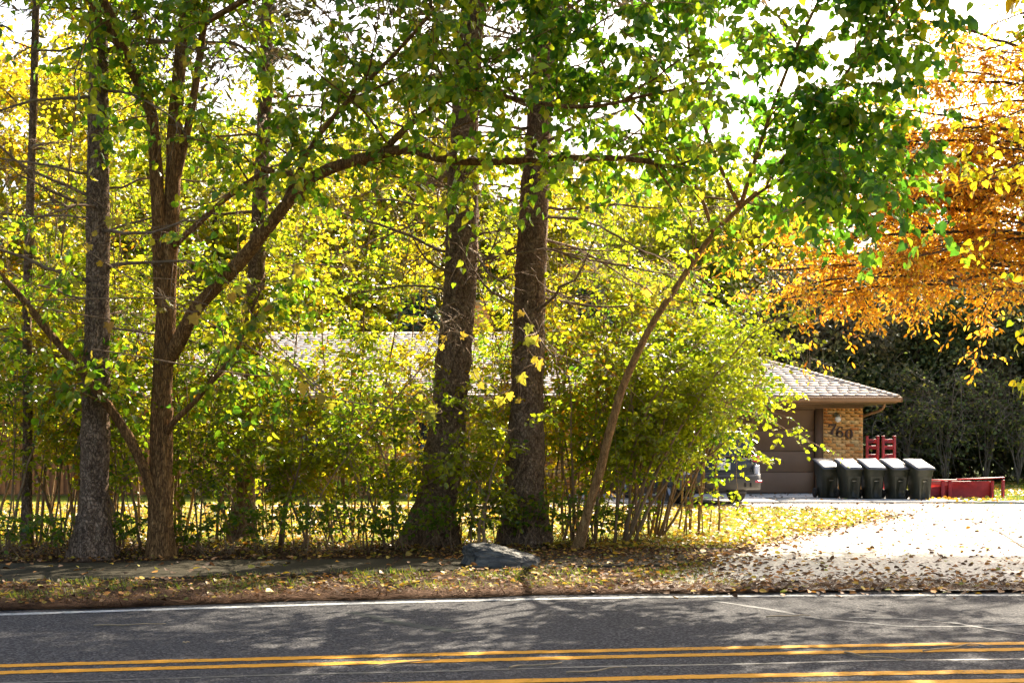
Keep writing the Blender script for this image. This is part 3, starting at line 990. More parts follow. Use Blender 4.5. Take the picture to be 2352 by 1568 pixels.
rest = Acc(); shing_me = {}
for i, (xa, xb, s0, th) in enumerate(cand):
    g = .0012
    if i in single:
        w = round((xb - xa - 2 * g) / .03) * .03
        key = (max(w, .06), round(th, 3))
        if key not in shing_me:
            V, Q = shingle_geo(0, key[0], 0, key[1])
            me = fast_mesh('shingle', np.array(V) - np.array([0, EY, EZ]), [np.array(Q)]); me.materials.append(M['shingle']); shing_me[key] = me
        o = bpy.data.objects.new('shingle', shing_me[key])
        p = np.array([0, EY, EZ]) + slope * s0
        o.parent = roof; o.location = (xa + g, p[1] - WY, p[2]); COL.objects.link(o)
    else:
        rest.add(*shingle_geo(xa + g, xb - g, s0, th))
o = rest.build('shingle_field', M['shingle'], roof, HO); o['kind'] = 'stuff'
# hip and ridge caps
hip = np.array([(RX1, EY, EZ), (RX1 - RT, RIDGE_Y, RZ)]); hl = np.linalg.norm(hip[1] - hip[0]); hd = unit(hip[1] - hip[0])
s1_ = unit(np.cross(hd, np.array([0, -slope[2], slope[1]]))); s2_ = unit(np.cross(np.array([slope[2], 0, slope[1]]), hd))
if s1_[0] > 0: s1_ = -s1_
if s2_[1] < 0: s2_ = -s2_
upv = unit(np.array([slope[2], -slope[2], 2 * slope[1]]))
n = int(hl / .17)
for k in range(n):
    p0 = hip[0] + hd * (k * .17 - .04); p1 = p0 + hd * .22
    V = []
    for p, t in ((p0, .034), (p1, .018)):
        V += [p + s1_ * .14 + upv * (t - .008), p + upv * (t + .012), p + s2_ * .14 + upv * (t - .008)]
    V += [v - upv * .02 for v in V]
    a = Acc(); a.add(V, [[0,1,4,3],[1,2,5,4],[6,9,10,7],[7,10,11,8],[0,6,7,1],[1,7,8,2],[3,4,10,9],[4,5,11,10],[0,3,9,6],[2,8,11,5]])
    a.build('hip_cap', M['shingle'], roof, HO)
a = Acc()
x = RX0 + RT
while x < RX1 - RT:
    V = []
    for xx, t in ((x, .03), (x + .22, .015)):
        V += [(xx, RIDGE_Y - .15, RZ - .15 * SL + t), (xx, RIDGE_Y, RZ + t + .01), (xx, RIDGE_Y + .15, RZ - .15 * SL + t)]
    V += [(p[0], p[1], p[2] - .02) for p in V]
    a.add(V, [[0,1,4,3],[1,2,5,4],[6,9,10,7],[7,10,11,8],[0,6,7,1],[1,7,8,2],[3,4,10,9],[4,5,11,10]])
    x += .19
a.build('ridge_cap', M['shingle'], roof, HO)
# chimney
a = Acc(); a.box(-1.5, -.72, 44.25, 44.95, 4.2, 5.75); a.box(-1.56, -.66, 44.19, 45.01, 5.76, 5.86); 
ch = a.build('chimney', M['mortar'], roof, HO)
B = []
for r in range(18):
    z = 4.25 + r * CRS * .93
    x = -1.51 + (.12 if r % 2 else 0) - .12
    while x < -.72:
        x0, x1 = max(x + .006, -1.512), min(x + MOD - .007, -.708)
        if x1 - x0 > .03: B.append((x0, x1, 44.235, 44.3, z - .036, z + .036))
        x += MOD
a = Acc(); boxes(a, B); o = a.build('brick_facing', M['brick'], ch, HO); o['kind'] = 'stuff'
# wall lamp on the pillar
lp = at(838, 418.6, WY - .13)
a = Acc()
a.lathe([(0, 0), (.06, 0), (.06, .02), (.045, .03), (0, .03)], 16, Matrix.Translation((lp[0] - .03, WY - .002, lp[2] + .13)) @ Matrix.Rotation(math.radians(90), 4, 'X'))
a.tube(spline([(lp[0] - .02, WY - .02, lp[2] + .13), (lp[0] - .01, WY - .09, lp[2] + .15), (lp[0], WY - .13, lp[2] + .11)], 10), np.full(10, .018), 8)
a.lathe([(.03, .06), (.06, .075), (.06, .12), (.03, .135), (0, .135)], 16, Matrix.Translation((lp[0], WY - .13, lp[2])))
wl = a.build('wall_lamp', M['brass'], house, HO, smooth=True)
a = Acc(); t = np.linspace(-math.pi / 2, math.pi / 2 * .8, 14)
a.lathe(np.c_[.086 * np.cos(t), .086 * np.sin(t)], 20, Matrix.Translation((lp[0], WY - .13, lp[2])))
a.build('globe', M['globe'], wl, HO, smooth=True)


# house numbers: thick and thin strokes
def stroke(acc, pts, widths, cx, cz, sc, n=40, depth=.03):
    P = spline(np.c_[np.array(pts, float), np.zeros(len(pts))], n)[:, :2]
    w = np.interp(np.linspace(0, 1, n), np.linspace(0, 1, len(widths)), widths)
    t = unit(np.gradient(P, axis=0)); nn = np.c_[-t[:, 1], t[:, 0]]
    A, Bp = P + nn * w[:, None] / 2, P - nn * w[:, None] / 2
    def row(S_, y): return np.c_[cx + S_[:, 0] * sc, np.full(n, y), cz + S_[:, 1] * sc]
    V = np.r_[row(A, WY - .035), row(Bp, WY - .035), row(A, WY - .035 + depth), row(Bp, WY - .035 + depth)]
    i = np.arange(n - 1)
    acc.add(V, np.stack([i, i + 1, n + i + 1, n + i], 1), np.stack([i, 2 * n + i, 2 * n + i + 1, i + 1], 1), np.stack([n + i, n + i + 1, 3 * n + i + 1, 3 * n + i], 1),
            [[0, n, 3 * n, 2 * n], [n - 1, 3 * n - 1, 4 * n - 1, 2 * n - 1]])


def digit(px, py, draw, rot=0):
    c = at(px, py, WY - .03)
    a = Acc(); draw(a, c[0], c[2], .3)
    o = a.build('house_number', M['number'], house, HO)
    return o


def d7(a, x, z, s):
    stroke(a, [(-.34, .40), (-.1, .42), (.12, .39), (.36, .42)], [.16, .15, .15, .16], x, z, s, 20)
    stroke(a, [(-.33, .46), (-.32, .34), (-.33, .20)], [.06, .07, .05], x, z - .0, s, 10, .029)
    stroke(a, [(.33, .40), (.14, .1), (.0, -.2), (-.04, -.5)], [.09, .15, .21, .25], x, z, s, 24, .028)


def d6(a, x, z, s):
    t = np.linspace(0, 2 * math.pi, 13)
    stroke(a, np.c_[.26 * np.cos(t), -.2 + .25 * np.sin(t)], [.17, .12, .09, .12, .19, .17, .12, .09, .12, .17], x, z, s, 48)
    stroke(a, [(.24, .36), (.08, .44), (-.12, .34), (-.25, .08), (-.27, -.22)], [.16, .08, .12, .18, .18], x, z, s, 36, .029)


def d0(a, x, z, s):
    t = np.linspace(0, 2 * math.pi, 17)
    stroke(a, np.c_[.25 * np.cos(t), .42 * np.sin(t)], [.22, .2, .09, .07, .09, .2, .22, .2, .09, .07, .09, .2, .22], x, z, s, 60)


digit(832.4, 428.7, d7); digit(840.0, 431.2, d6); digit(849.2, 433.4, d0)

# ================================================================== wheelie bins
def make_bin(name, label, loc, rz, seed):
    r = thing(name, label, 'trash bin', loc, rz, 'row of wheeled bins beside the garage')
    # local: front faces -y, bottom front edge at y=0
    levels = [(0.0, .205, .03, .43), (.03, .215, .0, .455), (.56, .245, -.045, .515), (.60, .262, -.06, .53), (.72, .270, -.07, .545), (.735, .282, -.085, .56), (.765, .282, -.085, .56)]
    a = Acc()
    cr = .05
    rings = []
    for z, hw, yf, yb in levels:
        hw *= .87
        c = cr
        rings.append([(-hw + c, yf, z), (hw - c, yf, z), (hw, yf + c, z), (hw, yb - c, z), (hw - c, yb, z), (-hw + c, yb, z), (-hw, yb - c, z), (-hw, yf + c, z)])
    # back is taller so that the lid slopes forward
    V = np.array(rings).reshape(-1, 3)
    for j in (5, 6):
        for k in range(8):
            y = V[j * 8 + k, 1]
            V[j * 8 + k, 2] += .215 * (y + .085) / .645
    n = len(levels)
    Q = []
    for j in range(n - 1):
        for k in range(8):
            if k == 0 and j == 1: continue          # front panel is built with its recess below
            Q.append([j * 8 + k, j * 8 + (k + 1) % 8, (j + 1) * 8 + (k + 1) % 8, (j + 1) * 8 + k])
    a.add(V, Q, [[7, 6, 5, 4, 3, 2, 1, 0]])
    # recessed front panel
    A0, A1, B1, B0 = V[8], V[9], V[17], V[16]
    def fp(u, v, d): return A0 * (1 - u) * (1 - v) + A1 * u * (1 - v) + B1 * u * v + B0 * (1 - u) * v + np.array([0, d, 0])
    us = [0, .30, .36, .70, .76, 1]; vs = [0, .02, .40, .50, .86, .90, 1]
    G = []
    for vi, v_ in enumerate(vs):
        for ui, u_ in enumerate(us):
            uu = u_
            if vi in (1, 2): uu = {1: .18, 2: .24, 3: .78, 4: .84}.get(ui, u_)
            inn = ui in (2, 3) and vi in (1, 2, 3, 4)
            G.append(fp(uu, v_, .055 if inn else 0))
    GQ = [[j * 6 + i, j * 6 + i + 1, (j + 1) * 6 + i + 1, (j + 1) * 6 + i] for j in range(6) for i in range(5)]
    a.add(G, GQ)
    a.build('body', M['bin'], r)
    # lid: rounded, sloping, with raised centre
    a = Acc()
    nx, ny = 9, 9
    LV = []
    for j in range(ny):
        for i in range(nx):
            u, v = i / (nx - 1) * 2 - 1, j / (ny - 1)
            x = u * .258 * (1 - .04 * (v == 0)); y = -.105 + v * .69
            edge = max(abs(u) ** 6, abs(2 * v - 1) ** 8)
            z = .775 + .215 * (y + .085) / .645 + .022 * (1 - edge) + .010 * (abs(u) < .62 and .2 < v < .85) + .004 * math.sin(seed + 3 * u + 2 * v)
            LV.append((x, y, z))
    LQ = [[j * nx + i, j * nx + i + 1, (j + 1) * nx + i + 1, (j + 1) * nx + i] for j in range(ny - 1) for i in range(nx - 1)]
    per = [i for i in range(nx)] + [j * nx + nx - 1 for j in range(1, ny)] + [(ny - 1) * nx + i for i in range(nx - 2, -1, -1)] + [j * nx for j in range(ny - 2, 0, -1)]
    base = len(LV)
    LV += [(LV[p][0] * 1.01, LV[p][1] * 1.0, LV[p][2] - .035) for p in per]
    m = len(per)
    LQ += [[per[k], base + k, base + (k + 1) % m, per[(k + 1) % m]] for k in range(m)]
    a.add(LV, LQ)
    a.build('lid', M['binlid'], r, smooth=True)
    a = Acc(); a.tube([(-.085, .012, .45), (.085, .012, .45)], [.013, .013], 8); a.build('lift_bar', M['binbar'], r, smooth=True)
    a = Acc(); a.tube([(-.22, .60, .94), (.22, .60, .94)], [.016, .016], 8)
    for s in (-1, 1): a.tube([(s * .22, .54, .94), (s * .22, .60, .94)], [.016, .016], 6)
    a.build('handle', M['bin'], r, smooth=True)
    for s in (-1, 1):
        a = Acc(); a.lathe([(.0, -.025), (.05, -.025), (.06, -.03), (.115, -.03), (.125, -.015), (.125, .015), (.115, .03), (.06, .03), (.05, .025), (0, .025)], 18,
                           Matrix.Translation((s * .225, .49, .125)) @ Matrix.Rotation(math.radians(90), 4, 'Y'))
        a.build('wheel', M['rubber'], r, smooth=True)
    a = Acc(); a.tube([(-.25, .49, .125), (.25, .49, .125)], [.012, .012], 6); a.build('axle', M['binbar'], r)
    return r


for i, (px, d, rz, lab) in enumerate([
        (831.0, 36.05, .19, 'dark green wheeled bin nearest the garage door, lid in shade'),
        (853.8, 35.52, .22, 'dark green wheeled bin second from the garage door'),
        (876.2, 35.42, .19, 'dark green wheeled bin in the middle of the row of five'),
        (900.2, 35.36, .24, 'dark green wheeled bin second from the red box, lid glaring'),
        (924.4, 35.12, .26, 'dark green wheeled bin at the lawn end, beside the red box')]):
    make_bin('wheeled_bin', lab, ((px - CX) / F * d, d, .068), rz, i * 1.7)

# ================================================================== red wooden things behind the bins
def red_frame(px0, px1, d, label):
    x0 = (px0 - CX) / F * d; x1 = (px1 - CX) / F * d
    top = CAMZ - (436 - HY) / F * d
    r = thing('red_rack', label, 'wooden rack', ((x0 + x1) / 2, d, .03), 0, 'red slatted racks behind the bins')
    w = (x1 - x0) / 2
    for s in (-1, 1):
        a = Acc(); a.box(s * w - .035, s * w + .035, -.03, .03, 0, top - .03, .006); a.build('post', M['red'], r)
        a = Acc(); a.box(s * w - .04, s * w + .04, -.036, .036, top - .028, top - .008, .004); a.build('cap', M['red'], r)
    for y0, y1 in ((438.4, 442.6), (444.9, 448.7), (453.5, 458.2), (464, 469), (476, 481)):
        z1 = CAMZ - (y0 - HY) / F * d - .03; z0 = CAMZ - (y1 - HY) / F * d - .03
        a = Acc(); a.box(-w + .034, w - .034, -.022, .022, z0, z1, .004); a.build('slat', M['red'], r)


red_frame(867.0, 877.8, 38.6, 'red slatted rack standing against the corner of the house')
red_frame(883.2, 894.4, 38.5, 'red slatted rack to the right, standing clear of the house')
r = thing('red_planter', 'long low red wooden box lying on the grass past the bins', 'wooden box', (11.35, 36.3, .03))
o0 = np.array([11.35, 36.3, .03])
x0, x1 = -.75, 1.05
a = Acc(); a.box(x0, x1 - .1, 0, .03, .03, .46, .006); a.build('side_board', M['red'], r)
a = Acc(); a.box(x0, x1 - .1, .5, .53, .03, .44, .006); a.build('side_board', M['red'], r)
for xx in (-.36, -.18, .90):
    a = Acc(); a.box(xx - .045, xx + .045, -.035, -.002, .0, .47, .005); a.build('batten', M['red'], r)
a = Acc(); a.box(.02, 1.22, -.09, .06, .462, .495, .005, Matrix.Rotation(math.radians(-2), 4, 'Y') @ Matrix.Translation((0, 0, .03))); a.build('top_rail', M['red'], r)
a = Acc(); a.box(-.78, .1, -.05, .08, .475, .505, .005); a.build('top_rail', M['red'], r)
a = Acc(); a.box(1.13, 1.21, -.06, -.0, -.02, .49, .005); a.build('leg', M['red'], r)

# ================================================================== parked car
suv = thing('parked_suv', 'black sport utility vehicle parked in front of the garage, seen from behind through leaves', 'car', (4.88, 32.95, .055), math.radians(17))


def loft(acc, secs):
    """secs: list of rings (same count) -> closed skin with end caps"""
    n = len(secs[0]); V = np.array(secs, float).reshape(-1, 3)
    Q = [[j * n + k, j * n + (k + 1) % n, (j + 1) * n + (k + 1) % n, (j + 1) * n + k] for j in range(len(secs) - 1) for k in range(n)]
    acc.add(V, Q, [list(range(n))[::-1]], [[(len(secs) - 1) * n + k for k in range(n)]])


def ring(y, hw, z0, z1, bel=.04, top_in=.05):
    return [(-hw + .08, y, z0), (hw - .08, y, z0), (hw, y, z0 + .12), (hw + bel * .3, y, (z0 + z1) / 2), (hw, y, z1 - .12), (hw - top_in, y, z1), (-hw + top_in, y, z1), (-hw, y, z1 - .12), (-hw - bel * .3, y, (z0 + z1) / 2), (-hw, y, z0 + .12)]


a = Acc()
loft(a, [ring(.02, .86, .52, 1.02), ring(.1, .92, .42, 1.08), ring(.45, .93, .34, 1.10), ring(2.0, .94, .32, 1.08), ring(3.3, .94, .34, 1.06), ring(4.1, .92, .36, 1.0), ring(4.55, .86, .40, .92), ring(4.68, .74, .48, .82)])
a.build('body', M['carpaint'], suv, smooth=False)


def cab(y0, y1, z0, z1, hw0, hw1, f0, f1):
    return [[(-hw0, y0, z0), (hw0, y0, z0), (hw0, y1, z0), (-hw0, y1, z0)], [(-hw1, y0 + f0, z1), (hw1, y0 + f0, z1), (hw1, y1 - f1, z1), (-hw1, y1 - f1, z1)]]


a = Acc()
loft(a, cab(.10, 3.45, 1.06, 1.62, .90, .76, .22, .75)); loft(a, [[(-.76, .32, 1.62), (.76, .32, 1.62), (.76, 2.70, 1.62), (-.76, 2.70, 1.62)], [(-.66, .42, 1.70), (.66, .42, 1.70), (.66, 2.55, 1.70), (-.66, 2.55, 1.70)]])
a.build('cabin', M['carpaint'], suv)
a = Acc(); a.add([(-.76, .105, 1.12), (.76, .105, 1.12), (.66, .285, 1.58), (-.66, .285, 1.58)], [[0, 1, 2, 3]])
a.add([(-.76, .125, 1.12), (.76, .125, 1.12), (.66, .305, 1.58), (-.66, .305, 1.58)], [[0, 3, 2, 1]])
a.build('rear_window', M['carglass'], suv)
for s in (-1, 1):
    for y0, y1, y2, y3 in ((.35, 1.2, 1.2, .48), (1.28, 2.15, 2.15, 1.28), (2.23, 3.15, 2.72, 2.23)):
        a = Acc(); X0, X1 = s * .897, s * .785
        a.add([(X0, y0, 1.12), (X0, y1, 1.12), (X1, y2, 1.55), (X1, y3, 1.55)], [[0, 1, 2, 3]])
        a.add([(X0 - s * .02, y0, 1.12), (X0 - s * .02, y1, 1.12), (X1 - s * .02, y2, 1.55), (X1 - s * .02, y3, 1.55)], [[0, 3, 2, 1]])
        a.build('side_window', M['carglass'], suv)
    a = Acc(); a.tube([(s * .62, .5, 1.70), (s * .62, .6, 1.77), (s * .62, 2.3, 1.77), (s * .62, 2.45, 1.70)], [.02] * 4, 6); a.build('roof_rail', M['carplastic'], suv)
    a = Acc(); a.box(s * 1.02 - .1, s * 1.02 + .1, 2.95, 3.07, 1.08, 1.24, .03); a.build('mirror', M['carpaint'], suv)
    # tail lamp: red top, clear lower
    a = Acc(); a.box(s * .86 - .09, s * .86 + .09, -.012, .12, .98, 1.14, .02); lampo = a.build('tail_lamp', M['redlamp'], suv)
    a = Acc(); a.box(s * .88 - .075, s * .88 + .075, -.01, .12, .66, .90, .02); a.build('reversing_lamp', M['clearlamp'], suv)
    a = Acc(); a.box(s * .84 - .1, s * .84 + .1, -.155, -.10, .50, .55, .008); a.build('reflector', M['redlamp'], suv)
# bumper
a = Acc()
def bring(y, hw, z0, z1): return [(-hw, y, z0), (hw, y, z0), (hw + .015, y, (z0 + z1) / 2), (hw, y, z1), (-hw, y, z1), (-hw - .015, y, (z0 + z1) / 2)]
loft(a, [bring(-.16, .72, .42, .62), bring(-.13, .84, .38, .66), bring(-.04, .95, .33, .70), bring(.18, .965, .32, .68), bring(.42, .955, .34, .64)])
bumper = a.build('bumper', M['carplastic'], suv)
a = Acc(); a.box(-.6, .6, -.175, -.12, .60, .64, .01); a.build('step_pad', M['rubber'], bumper)
for s in (-1, 1):
    for k in range(2):
        a = Acc(); a.box(s * (.5 + .14 * k) - .02, s * (.5 + .14 * k) + .02, -.175, -.13, .40, .50, .008); a.build('vent', M['rubber'], bumper)
a = Acc(); a.box(-.62, .62, -.03, .2, .25, .30, .01); a.build('tow_bar', M['carplastic'], suv)
a = Acc(); a.box(-.78, .78, -.005, .03, .70, .74, .008); a.build('tailgate_trim', M['carplastic'], suv)
a = Acc(); a.box(-.19, .19, -.02, .01, .80, .96, .006); pl = a.build('licence_plate', M['plate'], suv)
tx = bpy.data.curves.new('plate_text', 'FONT'); tx.body = 'ET 057'; tx.size = .115; tx.align_x = 'CENTER'; tx.extrude = .001
to = bpy.data.objects.new('plate_text', tx); COL.objects.link(to)
bpy.context.view_layer.update()
tm = bpy.data.meshes.new_from_object(to.evaluated_get(bpy.context.evaluated_depsgraph_get()))
bpy.data.objects.remove(to)
tm.materials.clear(); tm.materials.append(M['ink'])
to = bpy.data.objects.new('plate_lettering', tm); to.parent = pl; to.location = (0, -.0225, .84); to.rotation_euler = (math.radians(90), 0, 0); COL.objects.link(to)
a = Acc(); t = np.linspace(0, 2 * math.pi, 25)[:-1]
P = np.c_[.075 * np.cos(t), np.full(24, .0), 1.03 + .06 * np.sin(t)]
a.tube(np.r_[P, P[:1]], np.full(25, .009), 6); a.box(-.075, .075, -.012, .006, 1.018, 1.042)
a.build('emblem', M['chrome'], suv)
a = Acc(); a.box(-.16, .16, .22, .27, 1.585, 1.61, .005); a.build('brake_lamp', M['redlamp'], suv)
a = Acc(); a.box(-.70, .70, .12, .36, 1.615, 1.64, .01); a.build('spoiler', M['carpaint'], suv)
for s in (-1, 1):
    for yw in (.95, 3.75):
        wm = Matrix.Translation((s * .80, yw, .37)) @ Matrix.Rotation(math.radians(90), 4, 'Y')
        a = Acc(); pr = [(.22, -.11), (.33, -.12), (.355, -.105), (.368, -.085)]
        for g in (-.045, 0, .045): pr += [(.368, g - .006), (.358, g - .004), (.358, g + .004), (.368, g + .006)]
        pr += [(.368, .085), (.355, .105), (.33, .12), (.22, .11)]
        a.lathe(pr, 32, wm); w_ = a.build('wheel', M['rubber'], suv, smooth=False)
        a = Acc(); a.lathe([(0, s * .06), (.05, s * .07), (.06, s * .05), (.17, s * .045), (.2, s * .08), (.222, s * .1), (.222, -s * .1), (0, -s * .1)], 24, wm); a.build('rim', M['rim'], w_)

# ================================================================== plants
def root_flare(z0, h, amt, n=5, ph=0.0):
    def f(P, a):
        k = np.clip((h - (P[..., 2] - z0)) / h, 0, 1)[..., None] ** 1.8
        ridge = 1 + .05 * np.sin(a * 9 + 7 * P[..., 2:3]) * np.sin(a * 5 + 2.3 * P[..., 2:3])
        return ridge * (1 + k * (amt + amt * .55 * np.cos(n * a + ph)))
    return f


def trunk_obj(name, pts, r0, r1, mat, root, base, sides=22, n=70, flare=.55, rough=.018, ph=0.0, fh=.9):
    P = spline(pts, n)
    t = np.linspace(0, 1, n)
    R = r0 * (1 - t) + r1 * t
    R = R * (1 + .03 * np.sin(t * 23 + ph) + .02 * np.sin(t * 41))
    a = Acc(); a.tube(P, R, sides, rough=rough, lobes=root_flare(base[2], fh, flare, 5, ph) if flare else None)
    a.build(name, mat, root, base, smooth=True)
    return P


def limb(name, pts, r0, r1, mat, root, base, sides=10, n=40, wig=.0):
    P = spline(pts, n)
    if wig: P = P + np.cumsum(RS.normal(size=P.shape), 0) * wig
    t = np.linspace(0, 1, n)
    a = Acc(); a.tube(P, (r0 * (1 - t) + r1 * t) * (1 + .04 * np.sin(t * 30)), sides, rough=.02)
    a.build(name, mat, root, base, smooth=True)
    return P


def side_branches(parent_pts, n, lmin, lmax, r, t0=.25, t1=1.0, up=.25, out=.8, bend=.25, npt=8, fwd=.5):
    """random secondary branches; returns (K,npt,3) points and radii"""
    S, T = along(parent_pts, n, t0, t1)
    rnd = RS.normal(size=(n, 3)); rnd[:, 2] *= .6
    D = unit(T * fwd + unit(rnd) * out + np.array([0, 0, up]))
    L = RS.uniform(lmin, lmax, n)
    t = np.linspace(0, 1, npt)[None, :, None]
    bend_v = RS.normal(size=(n, 3)) * bend; bend_v[:, 2] -= .12
    P = S[:, None] + D[:, None] * L[:, None, None] * t + bend_v[:, None] * L[:, None, None] * t ** 2
    P = P + np.cumsum(RS.normal(size=P.shape), 1) * .012 * L[:, None, None]
    P[:, 0] = S
    R = r * (L / lmax)[:, None] * np.linspace(1, .3, npt)[None] * np.ones((n, npt))
    return P, R


def leafy(L, W, P, per, lmin, lmax, m, size, up=.15, t0=.2, **kw):
    """leafy twigs on the branches P (K,n,3)"""
    K, n, _ = P.shape
    idx = np.repeat(np.arange(K), per)
    t = RS.uniform(t0, 1.0, len(idx)) * (n - 1.001)
    i = t.astype(int); f = (t - i)[:, None]
    S = P[idx, i] * (1 - f) + P[idx, i + 1] * f
    T = unit(P[idx, i + 1] - P[idx, i])
    rnd = RS.normal(size=S.shape); rnd[:, 2] *= .7
    D = unit(T * .6 + unit(rnd) * .9 + np.array([0, 0, up]))
    sprays(L, W, S, D, RS.uniform(lmin, lmax, len(S)), m, size, **kw)


# ---- spruces with bare lower branches
def spruce(label, pts, r0, r1, nbr, zlo, zhi, lmax, seed, flare=.45, crown=(8.5, 14), nneed=850, name='spruce_tree'):
    global RS
    RS = np.random.default_rng(seed)
    base = np.array(pts[0])
    root = thing(name, label, 'tree', base, 0, 'spruces in the roadside row')
    P = trunk_obj('trunk', pts, r0, r1, M['bark_spruce'], root, base, 24, 110, flare, .03, seed, 1.1)
    zs = P[:, 2]
    for k in range(nbr):
        z = RS.uniform(zlo, zhi) if k > 4 else RS.uniform(1.8, 3.0)
        c = np.array([np.interp(z, zs, P[:, 0]), np.interp(z, zs, P[:, 1]), z])
        az = RS.uniform(0, 2 * math.pi)
        d = np.array([math.cos(az), math.sin(az) * .7, RS.uniform(-.25, .3)])
        Lb = RS.uniform(.5, 1.1) * lmax * (1.0 if z > 3.0 else .12)
        stub = RS.uniform() < .16
        if stub: Lb = RS.uniform(.12, .35)
        t = np.linspace(0, 1, 9)[:, None]
        sag = RS.uniform(-.35, .1)
        bp = c + d * Lb * t + np.array([0, 0, sag * Lb]) * t ** 2 + np.array([0, 0, RS.uniform(0, .3) * Lb]) * t ** 4
        bp[1:] += np.cumsum(RS.normal(size=(8, 3)), 0) * .014 * Lb
        br = RS.uniform(.017, .034)
        a = Acc(); a.tube(bp, br * np.linspace(1, .55 if stub else .22, 9), 6)
        if not stub:
            nt_ = int(6 + Lb * 7)
            S, T = along(bp, nt_, .15, 1.0)
            rn = RS.normal(size=(nt_, 3)); rn[:, 2] = rn[:, 2] * .6 - .25
            D = unit(T * .5 + unit(rn) * .9)
            ll = RS.uniform(.15, .65, nt_)
            tt = np.linspace(0, 1, 4)[None, :, None]
            Q3 = S[:, None] + D[:, None] * ll[:, None, None] * tt + np.array([0, 0, -.25]) * ll[:, None, None] * tt ** 2
            V, Q = tubes(Q3, np.broadcast_to(np.array([.006, .005, .004, .002]), (nt_, 4)), 3)
            a.add(V, Q)
            S2 = Q3[:, 2]; n2 = len(S2)
            D2 = unit(D + RS.normal(size=D.shape) * .7)
            Q4 = S2[:, None] + D2[:, None] * (ll * .5)[:, None, None] * tt
            V, Q = tubes(Q4, np.broadcast_to(np.array([.004, .004, .003, .002]), (n2, 4)), 3); a.add(V, Q)
        a.build('branch', M['bark_grey'], root, base)
    # living crown above, widened and thickened to shade the road
    L, W = Leaves(), Acc()
    zc = RS.uniform(crown[0], crown[1], nneed)
    az = RS.uniform(0, 2 * math.pi, nneed)
    Rm = 3.3 * (1 - .5 * (zc - crown[0]) / (crown[1] - crown[0]))
    c = np.stack([np.interp(zc, zs, P[:, 0]), np.interp(zc, zs, P[:, 1]), zc], 1)
    D = np.stack([np.cos(az), np.sin(az), RS.uniform(-.35, .1, nneed)], 1)
    S = c + D * (Rm * RS.uniform(.15, .85, nneed))[:, None]
    sprays(L, W, S, D + RS.normal(size=D.shape) * .4, RS.uniform(.4, .9, nneed), 20, .2, droop=.5, hang=.35, spread=1.0)
    for k in range(26):
        i = RS.integers(nneed)
        W.tube(np.array([c[i], (c[i] + S[i]) / 2 + [0, 0, .05], S[i]]), [.03, .02, .008], 5)
    W.build('twigs', M['bark_grey'], root, base)['kind'] = 'stuff'
    L.emit('foliage', M['leaf_spruce'], T_DIAM, root, base, wide=.4)
    return root


def qs(lst, d0, d1=None):
    d1 = d0 if d1 is None else d1
    n = len(lst)
    return [q(x, y, d0 + (d1 - d0) * k / (n - 1)) for k, (x, y) in enumerate(lst)]


def ground_first(p):
    p = [np.array(v) for v in p]
    p[0][2] = -.05
    return p


spruce('tall spruce with scaly grey trunk at the left, beside the forked tree',
       ground_first(qs([(214, 1290), (216, 1150), (219, 1000), (222, 800), (225, 600), (225, 400), (226, 200), (228, 0), (230, -300), (232, -900)], 18.6)),
       .20, .09, 40, 2.2, 8.2, 2.6, 21, .6, (8.4, 13.5), 300)
spruce('spruce whose thick trunk leans right, rising left of the boulder',
       ground_first(qs([(985, 1258), (1003, 1150), (1022, 1040), (1040, 850), (1057, 650), (1063, 450), (1067, 300), (1078, 120), (1088, 0), (1105, -300), (1125, -900)], 20.8)),
       .315, .13, 46, 3.3, 9.5, 3.2, 22)
spruce('straight dark spruce trunk with branch stubs, behind the boulder',
       ground_first(qs([(1203, 1255), (1204, 1150), (1208, 1000), (1212, 850), (1218, 650), (1228, 450), (1240, 250), (1250, 80), (1255, -100), (1262, -400), (1270, -900)], 20.9)),
       .30, .11, 50, 3.1, 9.5, 3.4, 23)
spruce('slim spruce trunk standing back between the forked tree and the leaning spruce',
       ground_first(qs([(556, 1262), (562, 1100), (572, 900), (585, 700), (598, 450), (608, 250), (615, 0), (625, -400), (630, -700)], 22.2)),
       .17, .07, 30, 2.2, 8.5, 2.0, 24, .4, (7.5, 12), 260)
spruce('thin bare trunk at the far left edge among the shrubs',
       ground_first(qs([(60, 1285), (62, 1100), (64, 900), (62, 700), (70, 450), (78, 200), (85, -100)], 20.4)),
       .075, .05, 14, 2.5, 6.5, 1.2, 25, .3, (7.6, 10), 120, 'thin_tree')

# ---- forked mulberry
def big_leaf_tree(name, label, trunk_pts, r0, r1, limbs, mats, base_d, seed, subs, twig, msize, singles, tpl=T_HEART, leafm='leaf_mulb', group=None, flare=.3, extra=None):
    global RS
    RS = np.random.default_rng(seed)
    base = np.array(trunk_pts[0])
    root = thing(name, label, 'tree', base, 0, group)
    P = trunk_obj('trunk', trunk_pts, r0, r1, mats, root, base, 22, 80, flare, .02, seed, .6)
    L, W = Leaves(), Acc()
    for pts, a0, a1, nsub, t0 in limbs:
        lp_ = limb('branch', pts, a0, a1, mats, root, base)
        if nsub:
            SP, SR = side_branches(lp_, nsub, subs[0], subs[1], subs[2], t0, 1.0, up=.2)
            V, Q = tubes(SP, SR, 5); W.add(V, Q)
            leafy(L, W, SP, twig[0], twig[1], twig[2], twig[3], msize, droop=.45, hang=.75, tw=.004)
    if extra: extra(L, W)
    W.build('twigs', mats, root, base)['kind'] = 'stuff'
    L.emit('foliage', M[leafm], tpl, root, base, singles=singles)
    return root


